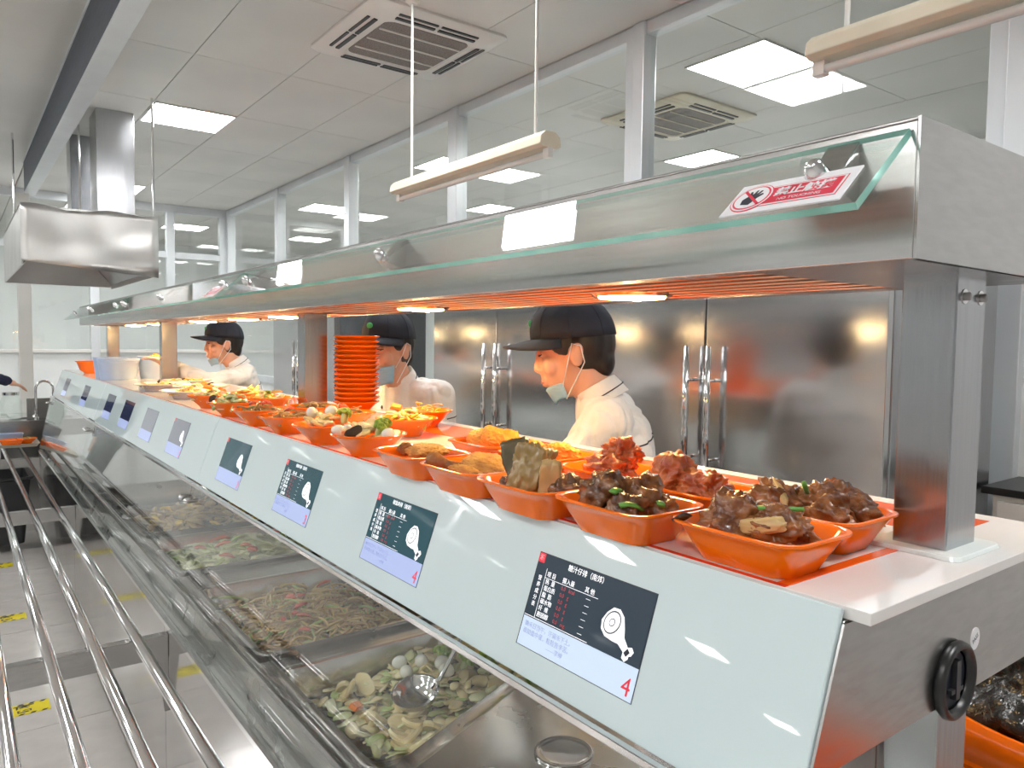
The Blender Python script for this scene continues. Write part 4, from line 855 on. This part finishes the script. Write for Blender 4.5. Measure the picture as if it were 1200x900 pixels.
def person(loc, yaw, label, group, P, top='cloth', cap=True, mask=None, hs=1.0, sc=1.0):
    t = empty('person',loc,label,'person',group,rz=yaw); t.scale=(sc,sc,1.0)
    H=Vector(P['head']); N=Vector(P['neck']); C=Vector(P['chest']); Hp=Vector(P['hip']); HR=Matrix.Rotation(P.get('turn',0),3,'Z')@rot_x(-P.get('pitch',0))@Matrix.Rotation(P.get('tilt',0),3,'Y')
    def h(p): return H + HR@(Vector(p)*hs)
    S=[Vector(P['shoulder_l']),Vector(P['shoulder_r'])]; E=[Vector(P['elbow_l']),Vector(P['elbow_r'])]; Wr=[Vector(P['wrist_l']),Vector(P['wrist_r'])]
    b=MB()
    def he(c,r): b.ell(h(c),tuple(q*hs for q in r),HR,18,14)
    he((0,-0.010,0.028),(0.072,0.090,0.096)); he((0,0.022,-0.035),(0.058,0.064,0.072)); he((0,0.030,-0.072),(0.043,0.050,0.044)); he((0,0.062,-0.098),(0.021,0.021,0.017))
    he((0,0.066,0.034),(0.050,0.020,0.020)); he((0,0.096,-0.030),(0.0135,0.012,0.010)); b.cap(h((0,0.082,0.020)),h((0,0.098,-0.026)),0.0085*hs,0.0105*hs,10)
    for s in (-1,1):
        he((0.036*s,0.058,-0.028),(0.024,0.024,0.026)); he((0.013*s,0.088,-0.034),(0.0075,0.008,0.0065)); he((0.030*s,0.076,0.010),(0.0155,0.009,0.0095))
        he((0.073*s,-0.008,-0.010),(0.009,0.018,0.030)); he((0.076*s,-0.018,0.004),(0.008,0.012,0.018))
    he((0,0.080,-0.050),(0.018,0.013,0.014)); he((0,0.084,-0.062),(0.022,0.011,0.0065)); he((0,0.083,-0.073),(0.019,0.011,0.0065))
    b.cap(h((0,-0.022,-0.06)),N-Vector((0,0,0.03)),0.050*hs,0.056,16)
    b.ell(C,(0.13,0.078,0.16)); b.ell((C+Hp)/2,(0.12,0.08,0.18)); b.ell(Hp,(0.15,0.10,0.14)); b.cap(S[0],S[1],0.05,0.05)
    b.cap(N-Vector((0,0,0.06)),C,0.056,0.075)
    for i,s in enumerate((-1,1)):
        b.cap(S[i],E[i],0.044,0.036); b.cap(E[i],Wr[i],0.034,0.025); hand(b,Wr[i],Wr[i]-E[i],s)
        hip=Hp+Vector((0.085*s,0,-0.05)); kn=Vector((0.095*s,Hp.y*0.4+0.02,0.48)); an=Vector((0.10*s,0.0,0.09))
        b.cap(hip,kn,0.075,0.052); b.cap(kn,an,0.048,0.034); b.cap(an-Vector((0,0.02,0.04)),an+Vector((0,0.13,-0.055)),0.038,0.032)
    body=link('body',remesh(b,0.0052,4,'skin'),t,local=True)
    def child(name,mbm,mats,par=t,smooth=True): 
        o=link(name,mbm if isinstance(mbm,bpy.types.Mesh) else mbm.mesh(name,mats,smooth),par,local=True); return o
    # face
    for s in (-1,1):
        e=MB(); e.tube([h((0.017*s,0.0815,0.009)),h((0.024*s,0.0855,0.0065)),h((0.033*s,0.0845,0.0055)),h((0.043*s,0.077,0.008))],[0.0016,0.0028,0.0028,0.0014],6); child('eyelash',e,'hair',body)
        e=MB(); e.tube([h((0.014*s,0.086,0.034)),h((0.028*s,0.087,0.040)),h((0.046*s,0.074,0.036))],[0.002,0.0026,0.0012],6); child('eyebrow',e,'hair',body)
    l=MB(); l.tube([h((-0.022,0.0855,-0.067)),h((-0.010,0.0935,-0.0655)),h((0.0,0.0950,-0.067)),h((0.010,0.0935,-0.0655)),h((0.022,0.0855,-0.067))],[0.001,0.0022,0.0022,0.0022,0.001],8); child('lips',l,'lip',body)
    # hair
    hr=MB(); hr.ell(h((0,-0.030,0.022)),tuple(q*hs for q in (0.079,0.084,0.090)),HR,18,14); hr.ell(h((0,-0.066,-0.030)),tuple(q*hs for q in (0.058,0.036,0.052)),HR)
    for s in (-1,1): hr.ell(h((0.066*s,0.022,0.030)),tuple(q*hs for q in (0.012,0.030,0.034)),HR); 
    if not cap: hr.ell(h((0,0.0,0.045)),tuple(q*hs for q in (0.080,0.092,0.088)),HR)
    child('hair',remesh(hr,0.006,3,'hair'),None)
    if cap:
        cm=MB(); n=40; loops=[]
        for k in range(9):
            a=math.radians(-4+k*10.6); r=math.cos(a)**0.8; zz=0.052+0.092*math.sin(a)**0.9 if a>0 else 0.052+0.09*math.sin(a)
            jt=0.004*(1-abs(k-4)/5)
            loops.append([h((0.089*r*math.cos(2*math.pi*q/n)+jt*noise.noise(Vector((q*0.45,k*0.6,yaw*9))),-0.008+0.108*r*math.sin(2*math.pi*q/n)*(1.0),zz-0.020*(1-math.sin(2*math.pi*q/n))*0.5*(1-k/9))) for q in range(n)])
        cm.loft(loops); cm.ell(h((0,-0.008,0.143)),(0.007,0.007,0.005),HR)
        co=child('cap',cm,'cap')
        for q in range(0,n,5):
            sm=MB(); sm.tube([Vector(l_[q])+(Vector(l_[q])-h((0,-0.008,0.05))).normalized()*0.0004 for l_ in loops],0.0011,5); child('cap_seam',sm,'cap',co)
        br=MB(); n2=20; L=0.078
        rows=6
        vs=[];fs=[]
        for j in range(rows):
            f=j/(rows-1)
            for q in range(n2+1):
                a=math.radians(90-74+148*q/n2); ca,sa=math.cos(a),math.sin(a); w=max(0,math.sin(math.pi*q/n2))**0.55
                vs.append(h((0.088*ca*(1+0.05*f*w), -0.008+0.106*sa+L*f*w, 0.047-0.012*(1-sa)-0.004*f*w-0.026*(ca*ca)*f)))
        for j in range(rows-1):
            for q in range(n2): a=j*(n2+1)+q; fs.append((a,a+1,a+n2+2,a+n2+1))
        br.add(vs,fs); o=child('brim',br,'cap',co); sd=o.modifiers.new('solid','SOLIDIFY'); sd.thickness=0.005
        em=MB(); em.ell(h((0.0,0.093,0.092)),tuple(q*hs for q in (0.013,0.006,0.011)),HR); child('cap_emblem',em,'green',co)
    if mask:
        z0,z1,rad=mask; mk=MB(); vs=[];fs=[];nu,nv=18,6
        for j in range(nv+1):
            f=j/nv; z=z0+(z1-z0)*f; rr_=rad*(0.74+0.26*f)
            for q in range(nu+1):
                a=math.radians(90-72+144*q/nu); vs.append(h((0.064*rr_*math.cos(a), 0.018+0.084*rr_*math.sin(a)+0.0025*(q%2), z+0.014*abs(math.cos(a)))))
        for j in range(nv):
            for q in range(nu): a=j*(nu+1)+q; fs.append((a,a+1,a+nu+2,a+nu+1))
        mk.add(vs,fs); mo=child('face_mask',mk,'mask'); sd=mo.modifiers.new('solid','SOLIDIFY'); sd.thickness=0.004
        for s in (-1,1):
            lp=MB(); c0=h((0.061*rad*s,0.040,z1+0.004)); c1=h((0.060*rad*s,0.036,z0+0.012)); e1=h((0.083*s,-0.004,0.022)); e2=h((0.080*s,-0.026,-0.03))
            lp.tube([c0,(c0+e1)/2+HR@Vector((0.006*s,0,0)),e1,h((0.084*s,-0.024,0.012)),e2,(e2+c1)/2,c1],0.0016,6); child('ear_loop',lp,'paper',mo)
    # clothing
    j=MB()
    j.ell(C,(0.168,0.118,0.185)); j.ell((C+Hp)/2+Vector((0,0.005,0)),(0.155,0.112,0.20)); j.ell(Hp-Vector((0,0,0.02)),(0.175,0.125,0.15))
    j.cap(S[0],S[1],0.070,0.070); j.cap(N-Vector((0,0.01,0.045)),C,0.082,0.12)
    for i in (0,1):
        j.cap(S[i],E[i],0.070,0.056); j.cap(E[i],E[i]+(Wr[i]-E[i])*0.93,0.055,0.044)
        j.cap(S[i]-Vector((0,0,0.01)),C+(S[i]-C)*0.55-Vector((0,0,0.08)),0.066,0.08)
    jm=remesh(j,0.008,4,top,0.010,9.0,yaw*7); jk=child('jacket',jm,None)
    cr=MB(); nn=24; ax=(H-N).normalized()
    u_=ax.cross(Vector((0,1,0))).normalized(); v_=ax.cross(u_)
    for rr0,rr1,hh in ((0.066,0.062,0.0),):
        lo=[]
        for rad_,hz in ((0.074,-0.035),(0.068,0.0),(0.063,0.022),(0.061,0.024),(0.059,0.020),(0.062,-0.03)):
            lo.append([N+u_*rad_*math.cos(2*math.pi*k/nn)+v_*rad_*math.sin(2*math.pi*k/nn)+ax*(hz+0.006*math.sin(2*math.pi*k/nn*1+1.57)) for k in range(nn)])
        cr.loft(lo,False,False)
    child('collar',cr,top,jk)
    if top=='cloth':
        pi=MB(); pi.tube([N+u_*0.0715*math.cos(2*math.pi*k/nn)+v_*0.0715*math.sin(2*math.pi*k/nn)+ax*(-0.008) for k in range(nn+1)],0.0018,6); child('collar_piping',pi,'piping',jk)
        bv=BVHTree.FromPolygons([v.co for v in jm.vertices],[p.vertices for p in jm.polygons])
        pts=[]
        for k in range(41):
            a=math.radians(-95+190*k/40); dr=Vector((math.sin(a),-math.cos(a),0)); zz=P['yoke']-0.035*abs(a/1.66)**1.5
            q,nrm,_,_=bv.ray_cast(Vector((0,0,zz))+dr*0.7,-dr)
            if q: pts.append(q+dr*0.0008)
        if len(pts)>4: pm=MB(); pm.tube(pts,0.0022,6); child('yoke_piping',pm,'piping',jk)
        for k in range(3):
            q,nrm,_,_=bv.ray_cast(Vector((0.035,0.6,C.z+0.08-0.11*k)),Vector((0,-1,0)))
            if q: bm_=MB(); bm_.ell(q,(0.008,0.004,0.008)); child('button',bm_,'piping',jk)
    tr=MB(); tr.ell(Hp-Vector((0,0,0.05)),(0.165,0.118,0.12))
    for s in (-1,1):
        hip=Hp+Vector((0.085*s,0,-0.05)); kn=Vector((0.095*s,Hp.y*0.4+0.02,0.48)); an=Vector((0.10*s,0.0,0.11)); tr.cap(hip,kn,0.09,0.068); tr.cap(kn,an,0.066,0.055)
    child('trousers',remesh(tr,0.012,4,'trouser'),None)
    sh=MB()
    for s in (-1,1): sh.cap((0.10*s,-0.035,0.045),(0.10*s,0.15,0.042),0.045,0.040)
    child('shoes',remesh(sh,0.01,3,'black'),None)
    return t
def yaw_of(fx,fy): return math.atan2(-fx,fy)     # rotates +Y onto (fx, fy)
base = dict(chest=(0,-0.005,1.21),hip=(0,-0.03,0.93),shoulder_l=(-0.165,0.0,1.34),shoulder_r=(0.165,0.0,1.34),neck=(0,0.03,1.405),yoke=1.292)
A = dict(base, head=(0,0.120,1.525), neck=(0,0.045,1.408), shoulder_l=(-0.17,0.03,1.335), pitch=0.20, elbow_l=(-0.215,0.17,1.14), elbow_r=(0.20,0.14,1.09), wrist_l=(-0.08,0.27,1.02), wrist_r=(0.07,0.30,0.99))
person((1.535,1.545,0),yaw_of(-0.72,0.69),'worker in white jacket and dark cap looking down before the refrigerators','kitchen workers',A,mask=(-0.128,-0.088,0.80),hs=1.10, sc=1.04)
Bp = dict(base, head=(-0.02,0.120,1.520), neck=(0,0.045,1.405), pitch=0.10, turn=0.15, elbow_l=(-0.215,0.0,1.07), elbow_r=(0.215,0.0,1.07), wrist_l=(-0.16,0.08,0.86), wrist_r=(0.16,0.08,0.86))
person((1.455,2.64,0),yaw_of(-0.93,-0.25),'worker in white jacket and dark cap behind the stack of orange bowls','kitchen workers',Bp,mask=(-0.130,-0.066,1.0),hs=1.06)
Cp = dict(base, head=(0,0.105,1.520), pitch=0.03, elbow_l=(-0.19,0.22,1.30), elbow_r=(0.20,0.14,1.10), wrist_l=(-0.05,0.42,1.40), wrist_r=(0.10,0.13,0.95))
person((1.42,4.66,0),yaw_of(-0.96,0.12),'worker in white jacket reaching an arm over the counter towards the far post','kitchen workers',Cp,mask=(-0.128,-0.092,0.82),hs=1.04)
Dp = dict(base, head=(0,0.03,1.53), neck=(0,0.0,1.40), elbow_l=(-0.25,0.08,1.10), elbow_r=(0.21,0.22,1.27), wrist_l=(-0.2,0.05,0.86), wrist_r=(0.16,0.44,1.175))
person((-0.07,7.62,0),yaw_of(1,0.0),'person in a navy sweater reaching an arm towards the sink','customers',Dp,top='navy',cap=False)
# ================================================================ KITCHEN EQUIPMENT
def fridge(y0,y1,x0,label,seams=None):
    t = empty('refrigerator',(x0+0.37,(y0+y1)/2,0),label,'refrigerator'); x1=x0+0.74; ym=(y0+y1)/2
    box('cabinet','steel_v',x0+0.03,x1,y0,y1,0.12,1.98,t,0.004)
    for k,(a,b) in enumerate(((y0+0.004,ym-0.003),(ym+0.003,y1-0.004))):
        for z0,z1 in ((0.16,1.02),(1.03,1.94)):
            d = box('door','wavy',x0,x0+0.03,a,b,z0,z1,t,0.003)
            yh = (b-0.045) if k==0 else (a+0.045)
            if z0>1: hz0,hz1=1.115,1.545
            else: hz0,hz1=0.55,0.95
            h = MB().tube([(x0-0.045,yh,hz0),(x0-0.045,yh,hz0+(hz1-hz0)*0.3),(x0-0.045,yh,hz0+(hz1-hz0)*0.34),(x0-0.045,yh,hz0+(hz1-hz0)*0.4),(x0-0.045,yh,hz1)],[0.011,0.013,0.009,0.013,0.009],12)
            for zz in (hz0+0.03,hz0+(hz1-hz0)*0.72): h.tube([(x0-0.045,yh,zz),(x0+0.002,yh,zz)],0.006,8)
            h.build('door_handle','chrome',d,smooth=True)
    for a in (y0+0.06,y1-0.06):
        for xx in (x0+0.08,x1-0.08): MB().tube([(xx,a,0),(xx,a,0.125)],0.02,10).build('foot','darksteel',t)
    return t
fridge(1.066,2.372,2.15,'tall stainless refrigerator with paired bar handles, nearest the white wall')
fridge(2.392,3.60,2.15,'tall stainless refrigerator with paired bar handles, between the other two')
fridge(4.95,6.20,2.15,'tall stainless refrigerator farthest along the kitchen partition')
t = empty('cabinet',(2.95,0.6,0),'white low cabinet with black top against the white wall','cabinet')
box('body','white_pl',2.80,3.105,0.25,1.02,0.08,1.06,t,0.003); box('top','black',2.78,3.105,0.22,1.05,1.06,1.085,t,0.003); box('door','white_pl',2.785,2.80,0.27,0.63,0.1,1.04,t,0.002); box('door','white_pl',2.785,2.80,0.64,1.0,0.1,1.04,t,0.002)
# orange bin with black liner under the near end
def rr(cx,cy,hx,hy,r,z): return [(cx+x,cy+y,z) for x,y in rrect(hx,hy,r,4)]
t = empty('waste_bin',(1.80,0.48,0),'orange plastic waste bin lined with a black bag, behind the counter end','bin')
b=MB(); cx,cy=1.86,0.52; b.loft([rr(cx,cy,0.22,0.26,0.05,0.0),rr(cx,cy,0.235,0.275,0.05,0.70),rr(cx,cy,0.26,0.30,0.05,0.72),rr(cx,cy,0.26,0.30,0.05,0.745),rr(cx,cy,0.235,0.275,0.05,0.74),rr(cx,cy,0.21,0.25,0.05,0.02)])
b.build('body','orange',t,auto=40)
ap=MB(); n=14; lo=[]; 
top=[(1.62-0.03*math.sin(k/n*3.14),0.26+0.56*k/n,0.86-0.05*math.sin(k/n*3.0+0.4)) for k in range(n+1)]
bot=[(1.61,0.26+0.56*k/n,0.72) for k in range(n+1)]
vs=top+bot; ap.add(vs,[(k,k+1,n+2+k,n+1+k) for k in range(n)]); o=ap.build('front_flap','orange',t,smooth=True); s_=o.modifiers.new('solid','SOLIDIFY'); s_.thickness=0.008
bg=lump_mesh(200,0.20,0.24,0.17,0.16,1.6,4,'bag',0.08,5); o=link('bin_liner',bg,t,local=True); o.location=Vector((1.86,0.52,0.80))-WT[t.name]
t = empty('waste_bin',(1.62,-0.30,0),'unseen orange bin added for its reflection in the counter end panel','bin')  # out-of-view bin added to give the end panel an orange reflection
b=MB(); cx,cy=1.62,-0.30; b.loft([rr(cx,cy,0.25,0.24,0.05,0.0),rr(cx,cy,0.29,0.28,0.05,0.46),rr(cx,cy,0.31,0.30,0.05,0.48),rr(cx,cy,0.31,0.30,0.05,0.50),rr(cx,cy,0.28,0.27,0.05,0.495),rr(cx,cy,0.24,0.23,0.05,0.02)])
b.build('body','orange',t,auto=40)
# black bin standing under the tray rails
t = empty('storage_bin',(0.14,6.62,0),'black plastic wheeled bin under the tray rails','bin')
b=MB(); cx,cy=0.12,6.62; b.loft([rr(cx,cy,0.27,0.25,0.04,0.06),rr(cx,cy,0.31,0.29,0.04,0.52),rr(cx,cy,0.33,0.31,0.04,0.53),rr(cx,cy,0.33,0.31,0.04,0.55),rr(cx,cy,0.30,0.28,0.04,0.545),rr(cx,cy,0.26,0.24,0.04,0.08)])
b.build('body','blackbin',t,auto=40)
for sx in (-0.2,0.2):
    for sy in (-0.18,0.18): MB().tube([(cx+sx-0.015,cy+sy,0.035),(cx+sx+0.015,cy+sy,0.035)],0.035,14).build('caster','black',t)
# hand sink with faucet past the counter
t = empty('sink_unit',(0.62,7.9,0),'stainless sink unit past the end of the counter','sink')
box('body','steel',0.30,1.0,7.52,8.3,0.0,0.84,t,0.004); box('backsplash','steel',0.50,0.78,7.62,7.64,0.84,1.02,t,0.003)
wb=MB(); wb.loft([rr(0.62,7.95,0.22,0.22,0.05,0.842),rr(0.62,7.95,0.24,0.24,0.05,0.848),rr(0.62,7.95,0.24,0.24,0.05,0.850),rr(0.62,7.95,0.20,0.20,0.05,0.846)]); wb.build('basin_rim','chrome',t)
fa = MB(); pts=[(0.565,7.58,0.84),(0.565,7.58,1.10)]
for k in range(1,10): a=math.pi*k/9; pts.append((0.565+0.065-0.065*math.cos(a),7.58,1.10+0.07*math.sin(a)))
pts.append((0.695,7.58,1.04)); fa.tube(pts,0.011,12); fa.build('faucet','chrome',t,smooth=True, label='chrome gooseneck faucet')
MB().lathe([(0.024,0),(0.024,0.02),(0.014,0.03),(0.001,0.03)],(0.565,7.58,0.84),16).build('faucet_base','chrome',t)
# tray with bowls at the far end of the rails
t = empty('serving_tray',(0.47,7.0,0.688),'cream serving tray on the rails beside the sink','tray')
b=MB(); b.loft([rr(0.36,7.12,0.16,0.20,0.03,0.6885),rr(0.36,7.12,0.175,0.215,0.03,0.712),rr(0.36,7.12,0.18,0.22,0.03,0.714),rr(0.36,7.12,0.168,0.208,0.03,0.71),rr(0.36,7.12,0.155,0.195,0.03,0.693)]); b.build('tray_body','cream',t,auto=40)
bowl(BR,0.355,7.05,'orange rectangular bowl on the cream tray','tray bowls',z=0.694,rz=1.57)
bowl(BS,0.46,7.12,'round orange bowl of vegetables on the cream tray',z=0.694)
stuff('tray_food',heap(40,0.05,0.05,lambda a,b:0.03+0.02*(1-a*a-b*b),'leaf',77,(0.02,0.04),0.008,0.0016,('cabgreen','strip','yel')),(0.46,7.12,0.694),'heap of vegetables in the round bowl on the tray')
t = empty('plastic_tub',(0.36,7.22,0.694),'pale blue translucent tub on the cream tray','tub')
b=MB(); b.loft([rr(0.36,7.22,0.07,0.05,0.015,0.694),rr(0.36,7.22,0.085,0.06,0.015,0.765),rr(0.36,7.22,0.088,0.063,0.015,0.768),rr(0.36,7.22,0.08,0.056,0.015,0.766),rr(0.36,7.22,0.066,0.046,0.015,0.698)]); b.build('tub_body','bluepl',t,auto=40)
t = empty('glass_jar',(0.39,7.66,0.85),'clear glass dispenser jar beside the sink','jar')
MB().lathe([(0.001,0),(0.075,0),(0.085,0.02),(0.085,0.15),(0.06,0.19),(0.06,0.2),(0.055,0.2),(0.08,0.15),(0.08,0.02),(0.001,0.006)],(0.39,7.66,0.851),28).build('jar_body','glass',t,auto=40)
MB().lathe([(0.001,0.2),(0.063,0.2),(0.063,0.225),(0.001,0.23)],(0.39,7.66,0.851),28).build('jar_lid','chrome',t,auto=40)
# yellow floor tapes
for i,(y,w) in enumerate(((3.63,'before the black bin'),(4.88,'midway to the black bin'),(6.04,'right beside the black bin'))):
    t = empty('floor_tape',(0.06,y,0.0),'yellow black striped keep-distance floor tape '+w,'floor tape')
    box('tape','yellow',-0.18,0.295,y-0.055,y+0.055,0.0002,0.0012,t)
    hz=MB()
    for k in range(12):
        for s in (-1,1):
            xx=-0.18+k*0.04; yy=y+s*0.048; hz.add([(xx,yy-0.007,0.0014),(xx+0.018,yy-0.007,0.0014),(xx+0.027,yy+0.007,0.0014),(xx+0.009,yy+0.007,0.0014)],[(0,1,2,3)])
    hz.build('hazard_stripe','ink_dark',t)
    me=text_mesh('\u8bf7\u4fdd\u6301\u8ddd\u79bb',0.082,'ink_dark','CENTER',bold=0.001); o=link('lettering',me,t,local=True); o.location=(-0.02,0,0.0014)
bpy.data.scenes.remove(_tmp)
